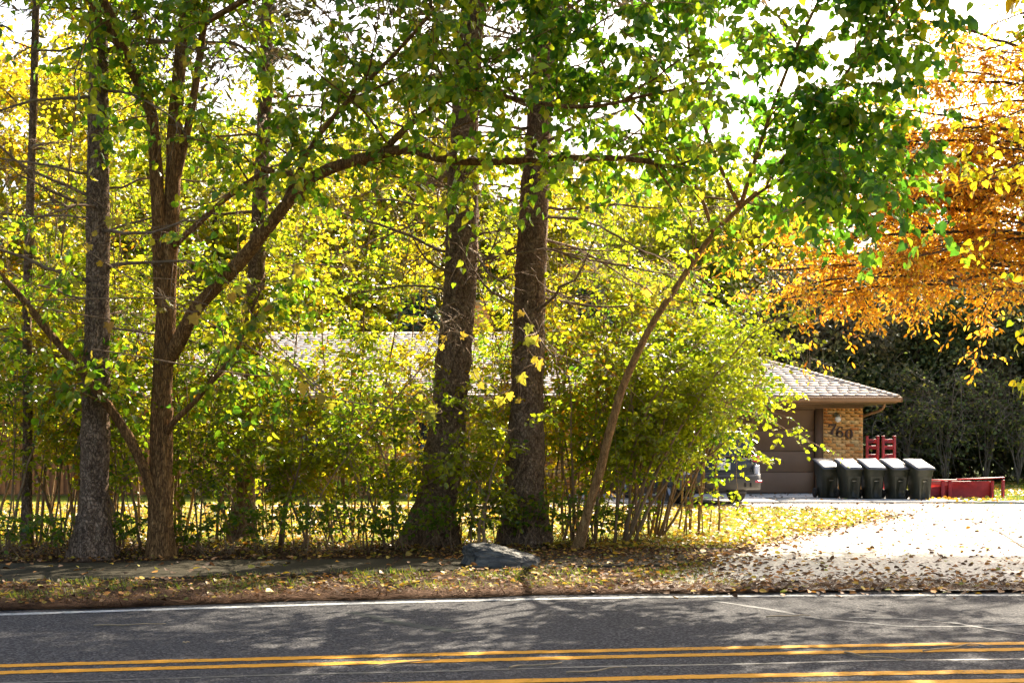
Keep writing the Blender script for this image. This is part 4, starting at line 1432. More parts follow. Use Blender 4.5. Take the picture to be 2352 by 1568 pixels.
tB = ground_first(qs([(368, 1288), (369, 1150), (371, 1000), (373, 880), (378, 790), (385, 650), (392, 520), (398, 400), (404, 256), (420, 80), (438, 0), (455, -200), (470, -500)], 18.7))
limbsB = [
    (qs([(372, 840), (405, 795), (445, 715), (500, 655), (565, 585), (640, 490), (710, 412), (800, 372), (870, 355), (935, 340), (1000, 360), (1090, 371), (1190, 369), (1330, 362), (1460, 366), (1580, 390)], 18.7, 16.6), .105, .028, 24, .45),
    (qs([(372, 700), (366, 560), (362, 450), (352, 300), (345, 250), (311, 176), (256, 73), (209, 0), (150, -120), (60, -260)], 18.72, 18.2), .10, .04, 26, .3),
    (qs([(362, 1180), (338, 1095), (300, 1010), (262, 950), (215, 885), (120, 772), (40, 672), (-30, 600), (-140, 470)], 18.65, 17.9), .075, .03, 16, .35),
    (qs([(385, 990), (401, 966), (454, 914), (512, 845), (548, 795), (575, 720), (610, 640)], 18.6, 18.0), .045, .012, 10, .3),
    (qs([(400, 565), (425, 540), (480, 490), (541, 437), (615, 395), (655, 394), (672, 405), (700, 460)], 18.65, 17.6), .045, .014, 12, .3),
    (qs([(400, 430), (440, 250), (466, 73), (480, -60), (520, -300)], 18.7, 18.9), .06, .03, 16, .3),
    (qs([(870, 355), (960, 270), (1040, 225), (1100, 205), (1200, 230), (1350, 245), (1500, 215), (1620, 190)], 17.6, 15.8), .045, .012, 26, .1),
    (qs([(640, 490), (720, 330), (800, 230), (900, 130), (1000, 20), (1120, -120)], 18.1, 16.5), .04, .014, 30, .1),
    (qs([(420, 80), (560, 0), (700, -90), (860, -160), (1000, -200)], 18.7, 16.0), .05, .015, 16, .2),  # this limb and the next, mostly unseen, are added overhead for shade
    (qs([(300, 150), (260, 40), (180, -100), (60, -160), (-80, -190)], 18.4, 16.3), .045, .015, 16, .2),
]
big_leaf_tree('mulberry_tree', 'forked brown trunk beside the left spruce with one long branch reaching right', tB, .165, .055, limbsB, M['bark_mulberry'], 18.7, 31,
              (.7, 1.9, .016), (7, .3, .75, 9), .1, 300, group='green broad leaved roadside trees')

# ---- leaning trunk with the big dark crown on the right
tE = ground_first(qs([(1325, 1264), (1350, 1175), (1378, 1080), (1402, 985), (1430, 890), (1462, 815), (1500, 740), (1556, 655), (1628, 550), (1690, 485), (1740, 440)], 20.3, 18.4))
limbsE = [
    (qs([(1628, 550), (1720, 460), (1830, 390), (1930, 340), (1990, 310)], 18.6, 16.9), .024, .008, 28, .2),
    (qs([(1700, 475), (1730, 380), (1770, 260), (1820, 130), (1880, 0), (1940, -150)], 18.4, 16.3), .03, .012, 20, .1),
    (qs([(1700, 475), (1640, 350), (1600, 220), (1580, 90), (1560, -80), (1520, -260)], 18.4, 17.0), .03, .012, 15, .1),
    (qs([(1770, 400), (1850, 300), (1920, 200), (1980, 120), (2030, 60), (2070, 0)], 17.8, 16.4), .026, .01, 17, .1),
    (qs([(1640, 540), (1600, 430), (1520, 330), (1440, 240), (1380, 140), (1340, 40)], 18.6, 16.8), .026, .01, 26, .15),
    (qs([(1800, 395), (1870, 400), (1950, 430), (2010, 455)], 17.5, 16.2), .02, .008, 16, .15),
    (qs([(1760, 0), (1850, -160), (1960, -300), (2080, -420)], 16.9, 16.0), .05, .02, 46, .1),  # from here on: unseen limbs, added above the frame for road shade
    (qs([(1640, -40), (1500, -200), (1340, -330), (1180, -430)], 17.0, 16.2), .05, .02, 46, .1),
    (qs([(1880, -60), (2060, -180), (2250, -260), (2450, -330)], 16.6, 15.6), .05, .02, 40, .1),
]
big_leaf_tree('mulberry_tree', 'slim orange brown trunk leaning right, carrying the dark green crown', tE, .07, .028, limbsE, M['bark_tan'], 19, 32,
              (.6, 1.4, .014), (6, .3, .65, 9), .118, 300, leafm='leaf_mulb_dark', group='green broad leaved roadside trees')

# ---- orange tree on the right
def orange():
    global RS
    RS = np.random.default_rng(41)
    base = np.array([10.6, 23.5, -.05])
    root = thing('oak_tree', 'orange leaved tree reaching in from the right over the driveway', 'tree', base)
    trunk_obj('trunk', [base, base + [.05, 0, 2], base + [-.1, -.1, 4.5], base + [0, .1, 8], base + [.1, 0, 10.5]], .28, .1, M['bark_far'], root, base, 18, 50, .5)
    L, W = Leaves(), Acc()
    ends = [((1800, 560), 22.5), ((1770, 480), 23.5), ((1735, 540), 22.6), ((1725, 640), 22.4), ((1790, 690), 22), ((1760, 600), 23.8), ((1800, 330), 24), ((1860, 580), 22.8), ((1840, 660), 22.2), ((1930, 420), 23), ((1980, 340), 22.8), ((2050, 480), 22.6), ((2110, 420), 22.4), ((2150, 560), 22.2), ((2240, 330), 22.6), ((2060, 200), 23), ((2180, 90), 23.2), ((2280, 450), 22.4), ((1960, 680), 22.4), ((1760, 700), 22.5), ((1900, 640), 21.5), ((1820, 420), 23.2), ((1950, 500), 22.4), ((1880, 330), 23), ((2000, 400), 22.2), ((2080, 600), 21.6), ((2100, 300), 22.6),
            ((2010, 250), 23.4), ((2150, 150), 22.8), ((2250, 500), 21.8), ((2300, 350), 22), ((1980, 580), 23.5), ((2200, 430), 21.3), ((2060, 40), 22.5), ((2180, 250), 23.8), ((1850, 500), 23.6), ((2300, 560), 23),
            ((2300, 120), 23), ((2120, 520), 24), ((2380, 500), 21.5), ((2400, 250), 22), ((2360, 20), 22), ((2250, -120), 22), ((2420, 560), 22)]
    for (x, y), d in ends:
        e = q(x, y, d)
        hh = np.clip(e[2] * .75 + .9, 3.2, 8.5)
        s = np.array([base[0] + RS.normal() * .06, base[1], hh])
        mid = (s + e) / 2 + np.array([0, RS.normal() * .25, .35 + RS.normal() * .2])
        lp_ = limb('branch', [s, (s + mid) / 2 + [0, 0, .1], mid, (mid + e) / 2 + [0, 0, .08], e], .05, .011, M['bark_far'], root, base, 7, 26, .012)
        SP, SR = side_branches(lp_, 11, .4, 1.2, .010, .35, 1.0, up=-.05, bend=.3)
        V, Q = tubes(SP, SR, 4); W.add(V, Q)
        leafy(L, W, SP, 8, .2, .5, 9, .1, droop=.3, hang=.5, tw=.003, jit=.3)
    W.build('twigs', M['bark_far'], root, base)['kind'] = 'stuff'
    L.emit('foliage', M['leaf_orange'], T_LONG, root, base, singles=300)


orange()
# a yellow green maple spray hanging in front of the orange tree, from a tree beyond the right edge
def side_tree():
    global RS
    RS = np.random.default_rng(43)
    base = np.array([8.9, 18.2, -.05])
    root = thing('maple_tree', 'yellow green branches hanging in at the upper right edge', 'tree', base)
    trunk_obj('trunk', [base, base + [.1, 0, 2], base + [-.1, .1, 5], base + [.1, 0, 9.5]], .2, .08, M['bark_far'], root, base, 16, 40, .5)
    L, W = Leaves(), Acc()
    for (x, y), d in [((2150, 160), 18), ((2220, 300), 17.6), ((2200, 420), 17.8), ((2290, 210), 17.5), ((2330, 520), 17.4), ((2250, 60), 17.5), ((2340, 360), 18.2), ((2345, 720), 17.6), ((2350, 860), 17.6), ((2300, -150), 17), ((2200, -250), 17)]:
        e = q(x, y, d); s = np.array([base[0], base[1], np.clip(e[2] + .6, 2.5, 8)])
        lp_ = limb('branch', [s, (s + e) / 2 + [0, 0, .25], e], .03, .006, M['bark_far'], root, base, 6, 20, .01)
        SP, SR = side_branches(lp_, 5, .25, .7, .007, .5, 1.0, up=0)
        V, Q = tubes(SP, SR, 4); W.add(V, Q)
        leafy(L, W, SP, 3, .15, .35, 5, .09, droop=.5, hang=.8)
    for k in range(26):                                        # unseen limbs added above the frame to shade the road
        e = np.array([RS.uniform(3.6, 11.5), RS.uniform(15.5, 21), RS.uniform(8.0, 10.5)]); s = np.array([base[0], base[1], RS.uniform(5.5, 8)])
        lp_ = limb('branch', [s, (s + e) / 2 + [0, 0, .3], e], .04, .01, M['bark_far'], root, base, 6, 20, .01)
        SP, SR = side_branches(lp_, 10, .5, 1.4, .009, .35, 1.0, up=.2)
        V, Q = tubes(SP, SR, 3); W.add(V, Q)
        leafy(L, W, SP, 4, .2, .5, 6, .19, droop=.4, hang=.5, twigs=False)
    W.build('twigs', M['bark_far'], root, base)['kind'] = 'stuff'
    L.emit('foliage', M['leaf_shrub_y'], T_HEART, root, base, singles=120)


side_tree()


# ---- honeysuckle shrubs
def shrub(label, px, d, H, spread, nst, seed, mat='leaf_shrub', lean=(0, 0), size=.085, per=5, sub=8, zmin=.3, singles=0, arch=.35, name='honeysuckle_shrub', cat='shrub', group='leafy shrubs between the roadside trees'):
    global RS
    RS = np.random.default_rng(seed)
    base = np.array([(px - CX) / F * d, d, -.03])
    root = thing(name, label, cat, base, 0, group)
    L, W = Leaves(), Acc()
    for k in range(nst):
        az = RS.uniform(0, 2 * math.pi)
        h = H * RS.uniform(.62, 1.05)
        off = np.array([math.cos(az), math.sin(az) * .7, 0]) * spread * RS.uniform(.25, 1.0) + np.array([lean[0], lean[1], 0])
        b0 = base + np.array([RS.normal() * .17, RS.normal() * .14, 0]) * (1 if nst > 3 else 1.6)
        t = np.linspace(0, 1, 12)[:, None]
        P = b0 + off * (t ** RS.uniform(.85, 1.5)) + np.array([0, 0, h]) * (t - arch * .5 * t ** 2.6)
        P[1:] += np.cumsum(RS.normal(size=(11, 3)), 0) * .022
        r = RS.uniform(.008, .026)
        a = Acc(); a.tube(P, r * np.linspace(1.1, .3, 12), 6); a.build('stem', M['bark_stem'], root, base, smooth=True)
        SP, SR = side_branches(P, sub, .4, 1.1, .008, zmin, 1.0, up=.2, out=.9, bend=.35)
        V, Q = tubes(SP, SR, 4); W.add(V, Q)
        leafy(L, W, SP, per, .18, .5, 9, size, droop=.4, hang=.25, tw=.0028, spread=.9)
    W.build('twigs', M['bark_stem'], root, base)['kind'] = 'stuff'
    L.emit('foliage', M[mat], T_OVATE, root, base, singles=singles, wide=.95)
    return root


SH = [  # px, depth, height, spread, stems, material, label
    (2, 19.8, 4.4, 1.1, 7, 'leaf_shrub', 'leafy shrub at the left edge of the picture'),
    (42, 20.8, 4.8, 1.2, 7, 'leaf_shrub_y', 'yellowing shrub left of the scaly spruce trunk'),
    (76, 21.8, 5.0, 1.2, 7, 'leaf_shrub_y', 'yellow green shrub behind the left spruce'),
    (128, 20.2, 3.9, 1.0, 6, 'leaf_shrub', 'green shrub filling the gap between left spruce and forked trunk'),
    (196, 19.7, 3.0, 1.0, 6, 'leaf_shrub', 'shrub just right of the forked trunk'),
    (232, 21.3, 4.2, 1.2, 7, 'leaf_shrub_y', 'tall yellowing shrub around the slim back spruce'),
    (292, 20.6, 3.1, 1.1, 7, 'leaf_shrub', 'shrub with reddish stems in front of the house window'),
    (338, 21.4, 3.3, 1.2, 7, 'leaf_shrub_y', 'arching shrub left of the leaning spruce trunk'),
    (378, 20.2, 2.8, .9, 6, 'leaf_shrub', 'shrub at the foot of the leaning spruce'),
    (455, 21.9, 2.9, 1.0, 7, 'leaf_shrub_y', 'bright yellow green shrub between the two thick spruce trunks'),
    (478, 20.0, 2.4, .7, 5, 'leaf_shrub', 'small shrub behind the boulder between the thick trunks'),
    (556, 21.4, 3.9, 1.1, 8, 'leaf_shrub_y', 'shrub right of the dark stubbed spruce'),
    (592, 22.2, 4.9, 1.3, 8, 'leaf_shrub_y', 'tall shrub behind the slim leaning trunk'),
    (-14, 22.2, 5.8, 1.4, 8, 'leaf_shrub_y', 'tall yellow shrub in the yard at the far left edge'),
    (60, 22.9, 6.2, 1.5, 7, 'leaf_shrub', 'tall shrub in the yard seen left of the scaly spruce'),
    (118, 22.4, 5.6, 1.4, 7, 'leaf_shrub_y', 'tall yellow shrub in the yard between left spruce and forked trunk'),
    (172, 22.7, 5.2, 1.4, 7, 'leaf_shrub', 'tall shrub in the yard right behind the forked trunk'),
    (262, 22.6, 4.0, 1.4, 7, 'leaf_shrub_y', 'yellow shrub in the yard right of the slim back spruce'),
    (566, 22.8, 5.2, 1.3, 8, 'leaf_shrub_y', 'tall yard shrub right of the stubbed spruce'),
    (640, 22.8, 5.8, 1.5, 9, 'leaf_shrub', 'tall yard shrub above the parked car'),
    (700, 23.2, 5.6, 1.2, 8, 'leaf_shrub', 'tall yard shrub in front of the garage roof'),
]
for k, (px, d, H, sp_, ns, mt, lab) in enumerate(SH):
    shrub(lab, px, d, H, sp_, ns, 100 + k, mt)
shrub('large arching honeysuckle shrub in front of the parked car', 622, 21.2, 5.0, 1.5, 13, 131, 'leaf_shrub', (.95, .1), .085, 7, 10, .2, 250, .7)
shrub('multi stemmed shrub right of the slim leaning trunk, half hiding the car', 652, 22.6, 4.6, 1.4, 10, 132, 'leaf_shrub', (.85, .2), .085, 6, 9, .25, 0, .6)


SAP = [
    (15, 21.4, 8.6, 'leaf_shrub_y', 'tall thin sapling at the left edge'),
    (68, 23.4, 9.0, 'leaf_shrub_y', 'tall thin sapling just left of the scaly spruce'),
    (112, 21.0, 7.6, 'leaf_shrub', 'thin sapling right beside the scaly spruce'),
    (142, 23.2, 9.0, 'leaf_shrub_y', 'thin sapling behind the left fork of the trunk'),
    (206, 22.2, 8.4, 'leaf_shrub', 'thin sapling right of the forked trunk under the rising branch'),
    (248, 24.0, 8.6, 'leaf_shrub_y', 'thin sapling behind the slim back spruce'),
    (288, 22.0, 7.6, 'leaf_shrub', 'thin sapling crossing the long branch'),
    (322, 23.8, 8.2, 'leaf_shrub_y', 'thin sapling left of centre under the long branch'),
    (366, 22.4, 6.8, 'leaf_shrub', 'thin sapling left of the leaning spruce'),
    (412, 23.6, 7.6, 'leaf_shrub_y', 'thin sapling close left of the leaning spruce trunk'),
    (496, 23.8, 6.6, 'leaf_shrub', 'thin sapling between the two thick spruces'),
    (548, 22.6, 6.2, 'leaf_shrub_y', 'thin sapling right of the stubbed spruce'),
    (604, 23.8, 6.8, 'leaf_shrub', 'thin sapling behind the slim leaning trunk'),
    (676, 23.6, 6.2, 'leaf_shrub', 'thin sapling in front of the garage roof'),
]
for k, (px, d, H, mt, lab) in enumerate(SAP):
    shrub(lab, px, d, H, .75, 2, 150 + k, mt, (0, 0), .085, 6, 24, .22, 0, .12, 'sapling', 'sapling', 'thin saplings behind the roadside trees')


# ---- grape vine with big yellow leaves
def vine():
    global RS
    RS = np.random.default_rng(61)
    spots = [(1060, 448), (1082, 440), (1105, 445), (1128, 440), (1205, 782), (1218, 745), (1232, 770), (1222, 822), (1240, 826), (1190, 925), (1196, 860), (1010, 800), (1020, 770), (1088, 790), (1060, 770), (1085, 850), (1100, 880),
             (1130, 890), (1150, 910), (1110, 925), (1170, 900), (965, 905), (935, 925), (900, 900), (880, 880), (1000, 955), (985, 930), (208, 808), (545, 655), (530, 672), (690, 610), (665, 640), (440, 722), (455, 700), (380, 690), (372, 705),
             (270, 498), (290, 515), (255, 500), (215, 530), (205, 560), (225, 600), (190, 450), (160, 440), (575, 740), (600, 720), (640, 860), (655, 830), (740, 905), (760, 920), (700, 880), (560, 700), (1485, 660), (1500, 680), (1530, 665), (1545, 690), (1510, 650),
             (800, 600), (905, 632), (640, 120), (600, 90), (440, 110), (430, 130), (415, 95), (1200, 715), (1245, 835), (500, 760), (350, 740), (120, 640), (60, 700), (250, 740), (620, 700)]
    base = np.array(q(700, 1270, 18.9)); base[2] = -.03
    root = thing('grape_vine', 'wild grape vine with large pale yellow leaves hanging in front of the trunks', 'vine', base)
    pts = [q(x, y, 17.6 + RS.normal() * .25) for x, y in spots]
    L = Leaves()
    strands = [[27, 46, 41, 40, 39, 38, 42, 43], [70, 69, 34, 35, 32, 33, 68, 28, 29], [47, 48, 51, 31, 30, 58, 57], [50, 49, 25, 26, 21, 22, 23, 24], [11, 12, 14, 13, 15, 16, 17, 18, 20, 19], [0, 1, 2, 3], [64, 5, 6, 4, 7, 8, 65, 10, 9], [53, 52, 56, 54, 55]]
    first = base
    for k, s in enumerate(strands):
        P = [pts[min(i, len(pts) - 1)] + np.array([0, .06, .04]) for i in s]
        if k == 4: P = [base, base + [.3, -.1, 1.0]] + P
        a = Acc(); c = spline(P, 60); a.tube(c, np.linspace(.009, .004, 60), 5); a.build('stem', M['bark_stem'], root, base)
    C = np.array(pts); n = len(C)
    W = Acc()
    for p in pts:
        e = p + np.array([RS.normal() * .12, .05, RS.uniform(.1, .35)]); W.tube(spline([e, (e + p) / 2 + [.03, 0, .02], p], 6), np.linspace(.005, .0025, 6), 4)
    W.build('twigs', M['bark_stem'], root, base)['kind'] = 'stuff'
    Y = RS.normal(size=(n, 3)) * .5 + np.array([.3, -.15, -.8])
    N = RS.normal(size=(n, 3)) * .5 + np.array([0, -1.0, .35])
    L.add(C, Y, N, RS.uniform(.09, .155, n))
    me = []
    C, X, Yb, Z, S = L.arrays()
    for v in range(4):
        tv = T_VINE[0].copy(); tv[:, 2] *= (1.2, 2.2, 3.4, -2.0)[v]; tv[:, 0] *= (1, .9, 1.1, .85)[v]
        m_ = fast_mesh('leaf', tv, [T_VINE[1]]); m_.materials.append(M['leaf_vine']); me.append(m_)
    for i in range(n):
        o = bpy.data.objects.new('leaf', me[i % 4]); o.parent = root
        o.matrix_local = Matrix(((X[i,0]*S[i], Yb[i,0]*S[i], Z[i,0]*S[i], C[i,0]-base[0]), (X[i,1]*S[i], Yb[i,1]*S[i], Z[i,1]*S[i], C[i,1]-base[1]), (X[i,2]*S[i], Yb[i,2]*S[i], Z[i,2]*S[i], C[i,2]-base[2]), (0,0,0,1)))
        COL.objects.link(o)


vine()


# ---- low weeds under the trees
def weed(px, py, label, seed, h=.45, n=13):
    global RS
    RS = np.random.default_rng(seed)
    x, y = gp(px, py)
    base = np.array([x, y, .0])
    root = thing('weed_plant', label, 'plant', base, 0, 'low weeds at the foot of the trees')
    L, W = Leaves(), Acc()
    for k in range(n):
        az = RS.uniform(0, 6.283)
        off = np.array([math.cos(az), math.sin(az) * .6, 0]) * RS.uniform(.1, .65)
        P = np.array([base + [RS.normal() * .2, RS.normal() * .08, 0], base + off * .6 + [0, 0, h * .6], base + off + [0, 0, h * RS.uniform(.8, 1.2)]])
        P = spline(P, 6)
        W.tube(P, np.linspace(.006, .002, 6), 4)
        sprays(L, W, P[2:5], unit(RS.normal(size=(3, 3)) * [1, 1, .4] + [0, 0, .3]), RS.uniform(.12, .3, 3), 7, .07, droop=.3, hang=.3)
    W.build('stems', M['bark_stem'], root, base)['kind'] = 'stuff'
    L.emit('foliage', M['leaf_weed'], T_OVATE, root, base)


for k, (px, py, lab, h) in enumerate([
        (10, 560, 'low weeds at the left edge behind the sidewalk', .5), (52, 559, 'weeds left of the scaly spruce base', .5), (122, 557, 'weeds between the two left trunks', .5), (190, 557, 'weeds right of the forked trunk', .45),
        (228, 556, 'weeds before the slim back spruce', .55), (270, 556, 'weeds left of centre behind the sidewalk', .6), (310, 555, 'bushy weeds under the reddish stems', .6), (352, 554, 'weeds left of the leaning spruce foot', .6),
        (398, 553, 'weeds in front of the leaning spruce foot', .45), (440, 551, 'leafy weed patch just right of the leaning spruce', .6), (468, 549, 'leafy weeds right behind the boulder', .65), (498, 548, 'weeds left of the stubbed spruce foot', .6),
        (530, 548, 'weeds in front of the stubbed spruce', .55), (556, 547, 'weeds between stubbed spruce and leaning trunk', .7), (590, 545, 'weeds at the foot of the slim leaning trunk', .5), (626, 543, 'weeds under the shrub near the lawn', .5)]):
    weed(px, py, lab, 200 + k, h * 1.3)


# ---- trees behind the house
def far_tree(name, label, px, d, H, rx, rz_, mat, seed, nclump=60, per=225, size=.32, low=.2, tpl=T_DIAM, group='trees behind the house', tight=1.0, wide=1.25, nlimb=12):
    global RS
    RS = np.random.default_rng(seed)
    base = np.array([(px - CX) / F * d, d, -.05])
    root = thing(name, label, 'tree', base, 0, group)
    top = base + np.array([RS.normal() * .3, RS.normal() * .3, H * .93])
    P = trunk_obj('trunk', [base, base + [.1, 0, H * .3], (base + top) / 2 + [.2, .1, .5], top], .02 * H, .03, M['bark_far'], root, base, 10, 24, .4)
    cz = H * (1 + low) / 2
    C = []
    while len(C) < nclump:
        p = RS.uniform(-1, 1, 3)
        r = np.linalg.norm(p)
        if .35 < r < 1: C.append(base + np.array([p[0] * rx, p[1] * rx * .8, cz + p[2] * H * (1 - low) / 2]))
    C = np.array(C)
    for i in range(nlimb):
        W = Acc()
        c = C[i]
        z = max(c[2] - np.linalg.norm(c[:2] - base[:2]) * .8, H * .15)
        s = np.array([np.interp(z, P[:, 2], P[:, 0]), np.interp(z, P[:, 2], P[:, 1]), z])
        W.tube(spline([s, (s + c) / 2 + [0, 0, -.15], c], 8), np.linspace(.008 * H, .012, 8), 5)
        W.build('limb', M['bark_far'], root, base)
    n = nclump * per
    idx = np.repeat(np.arange(nclump), per)
    sg = RS.uniform(.45, 1.0, nclump)[idx] * rz_ * tight
    pos = C[idx] + RS.normal(size=(n, 3)) * sg[:, None] * np.array([1, 1, .6])
    Y = RS.normal(size=(n, 3)) + np.array([0, 0, -.5]); N = RS.normal(size=(n, 3)) * .7 + np.array([0, 0, .8])
    L = Leaves(); L.add(pos, Y, N, size * RS.uniform(.6, 1.2, n))
    L.emit('crown', M[mat], tpl, root, base, wide=wide)


FT = [  # px, depth, height, radius, clump, material, label
    (-30, 66, 21, 5.0, 1.1, 'leaf_bgo', 'orange tree beyond the house at the far left edge'),
    (58, 62, 19.5, 4.8, 1.0, 'leaf_bgy', 'tall yellow tree beyond the house, behind the thin bare trunk'),
    (135, 70, 20.5, 5.4, 1.1, 'leaf_bgy', 'golden yellow tree seen between the left spruce and the forked trunk'),
    (215, 64, 18, 4.6, 1.0, 'leaf_bgg', 'yellow green tree right of the forked trunk, beyond the roof'),
    (300, 68, 17.0, 5.0, 1.1, 'leaf_bgy', 'golden tree beyond the roof under the long branch'),
    (370, 62, 14.5, 4.4, 1.0, 'leaf_bgy', 'amber tree beyond the roof left of the leaning spruce'),
    (445, 66, 16.0, 4.6, 1.0, 'leaf_bgy', 'yellow tree beyond the chimney'),
    (540, 64, 14.5, 4.8, 1.0, 'leaf_bgg', 'green tree beyond the roof right of the stubbed spruce'),
    (615, 68, 15.0, 5.0, 1.0, 'leaf_bgy', 'yellow tree beyond the right part of the roof'),
    (700, 62, 13.5, 4.8, 1.0, 'leaf_bgg', 'yellow green tree beyond the garage roof'),
    (770, 66, 13.0, 4.2, 1.0, 'leaf_bgo', 'orange tree glimpsed beyond the garage roof end'),
]
for k, (px, d, H, rx, rc, mt, lab) in enumerate(FT):
    far_tree('autumn_tree', lab, px, d, H, rx, rc, mt, 300 + k)
TH = [
    (770, 55, 8.4, 2.6, 'dark evergreen right behind the garage roof'),
    (820, 53, 7.8, 2.6, 'dark tree behind the roof slope above the house number'),
    (868, 52, 8.2, 2.7, 'dark tree behind the end of the gutter'),
    (912, 50, 7.6, 2.7, 'dark vine hung tree behind the wheeled bins'),
    (956, 51, 7.8, 2.7, 'dark tree behind the low red box'),
    (1000, 50, 7.4, 2.6, 'dark tree on the right rim of the thicket'),
    (1046, 51, 8.0, 2.8, 'dark tree at the right edge of the picture'),
    (1095, 50, 8.0, 2.8, 'dark tree just beyond the right edge'),
]
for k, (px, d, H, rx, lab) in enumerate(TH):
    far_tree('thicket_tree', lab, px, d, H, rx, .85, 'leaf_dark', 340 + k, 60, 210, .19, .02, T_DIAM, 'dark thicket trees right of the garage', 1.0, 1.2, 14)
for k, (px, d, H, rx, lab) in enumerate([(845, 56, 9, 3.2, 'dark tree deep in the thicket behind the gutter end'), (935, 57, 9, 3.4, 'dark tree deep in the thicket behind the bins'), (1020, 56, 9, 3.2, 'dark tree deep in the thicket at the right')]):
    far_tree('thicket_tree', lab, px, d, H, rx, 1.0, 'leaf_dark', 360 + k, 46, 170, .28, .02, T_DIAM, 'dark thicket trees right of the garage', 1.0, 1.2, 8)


def bare_brush(label, px, d, H, seed):
    global RS
    RS = np.random.default_rng(seed)
    base = np.array([(px - CX) / F * d, d, 0.0])
    root = thing('bare_brush', label, 'shrub', base, 0, 'leafless brush along the thicket')
    W, L = Acc(), Leaves()
    for k in range(9):
        az = RS.uniform(0, 6.283); off = np.array([math.cos(az), math.sin(az) * .4, 0]) * RS.uniform(.3, 1.6)
        t = np.linspace(0, 1, 10)[:, None]
        P = base + off * t ** 1.5 + np.array([0, 0, H * RS.uniform(.5, 1)]) * (t - .35 * t ** 3)
        P[1:] += np.cumsum(RS.normal(size=(9, 3)), 0) * .05
        a = Acc(); a.tube(P, .022 * np.linspace(1.1, .3, 10), 5); a.build('stem', M['brush'], root, base)
        SP, SR = side_branches(P, 9, .5, 1.6, .013, .3, 1.0, up=.05, bend=.5)
        V, Q = tubes(SP, SR, 4); W.add(V, Q)
        leafy(L, W, SP, 3, .3, .7, 3, .12, tw=.007)
    W.build('twigs', M['brush'], root, base)['kind'] = 'stuff'
    L.emit('foliage', M['leaf_brush'], T_OVATE, root, base)


for k, (px, d, H, lab) in enumerate([(905, 47.5, 5.0, 'grey leafless brush behind the red racks'), (945, 47, 6.0, 'grey tangled brush behind the last bin'), (985, 47.5, 6.5, 'pale twiggy brush above the low red box'), (1018, 47, 5.5, 'twiggy brush at the right edge of the thicket'), (800, 47.8, 6.5, 'bare brush rising behind the garage roof slope'), (840, 48, 6.0, 'bare brush behind the gutter end')]):
    bare_brush(lab, px, d, H, 380 + k)


def conifer(label, px, d, H, rx, seed):
    global RS
    RS = np.random.default_rng(seed)
    base = np.array([(px - CX) / F * d, d, -.05])
    root = thing('conifer_tree', label, 'tree', base, 0, 'conifers behind the house')
    trunk_obj('trunk', [base, base + [0, 0, H * .5], base + [.05, 0, H]], .016 * H, .02, M['bark_far'], root, base, 10, 20, .3)
    L, W = Leaves(), Acc()
    n = 520
    z = H * (.06 + .92 * RS.uniform(size=n) ** .8); az = RS.uniform(0, 6.283, n)
    Rm = rx * (1 - z / H) ** .8 + .1
    D = np.stack([np.cos(az), np.sin(az), np.full(n, -.25)], 1)
    S = base + np.stack([np.zeros(n), np.zeros(n), z], 1) + D * (Rm * .25)[:, None]
    sprays(L, W, S, D, Rm * RS.uniform(.6, 1.05, n), 24, .3, droop=.15, hang=.4, spread=.9, tw=.02)
    W.build('limbs', M['bark_far'], root, base)['kind'] = 'stuff'
    L.emit('crown', M['leaf_fir'], T_DIAM, root, base, wide=.7)


conifer('tall dark conifer rising above the orange leaves', 905, 62, 15.5, 3.4, 371)
conifer('conifer rising beside the orange crown at the right', 968, 64, 15.0, 3.4, 372)
conifer('dark conifer just behind the roof ridge left of the chimney', 418, 53, 7.5, 2.2, 373)
conifer('dark conifer behind the ridge near the stubbed spruce', 590, 54, 7.6, 2.2, 374)


# ---- beds in front of the house
def bed_plant(name, label, x, y, kind, seed):
    global RS
    RS = np.random.default_rng(seed)
    base = np.array([x, y, .02])
    root = thing(name, label, 'plant', base, 0, 'plants in the bed before the house')
    L, W = Leaves(), Acc()
    if kind == 'blade':
        n = 70
        az = RS.uniform(0, 6.283, n)
        Y = np.stack([np.cos(az) * .7, np.sin(az) * .7, RS.uniform(.5, 1.4, n)], 1)
        L.add(base + RS.normal(size=(n, 3)) * [.06, .06, 0], Y, np.stack([np.cos(az), np.sin(az), np.zeros(n)], 1), RS.uniform(.5, .85, n))
        L.emit('blades', M['leaf_weed'], T_BLADE, root, base, wide=.07)
    else:
        n = 420 if kind == 'bush' else 120
        p = RS.normal(size=(n, 3)) * ([.35, .3, .3] if kind == 'bush' else [.3, .25, .12]); p[:, 2] = np.abs(p[:, 2]) + .05
        L.add(base + p, unit(p) + RS.normal(size=p.shape) * .4, RS.normal(size=p.shape) * .4 + [0, 0, 1], (.1 if kind == 'bush' else .2) * RS.uniform(.7, 1.2, n))
        W.tube([base, base + [0, 0, .3]], [.02, .01], 5); W.build('stem', M['bark_stem'], root, base)
        L.emit('foliage', M['leaf_dark'] if kind == 'bush' else M['leaf_fir'], T_OVATE, root, base)


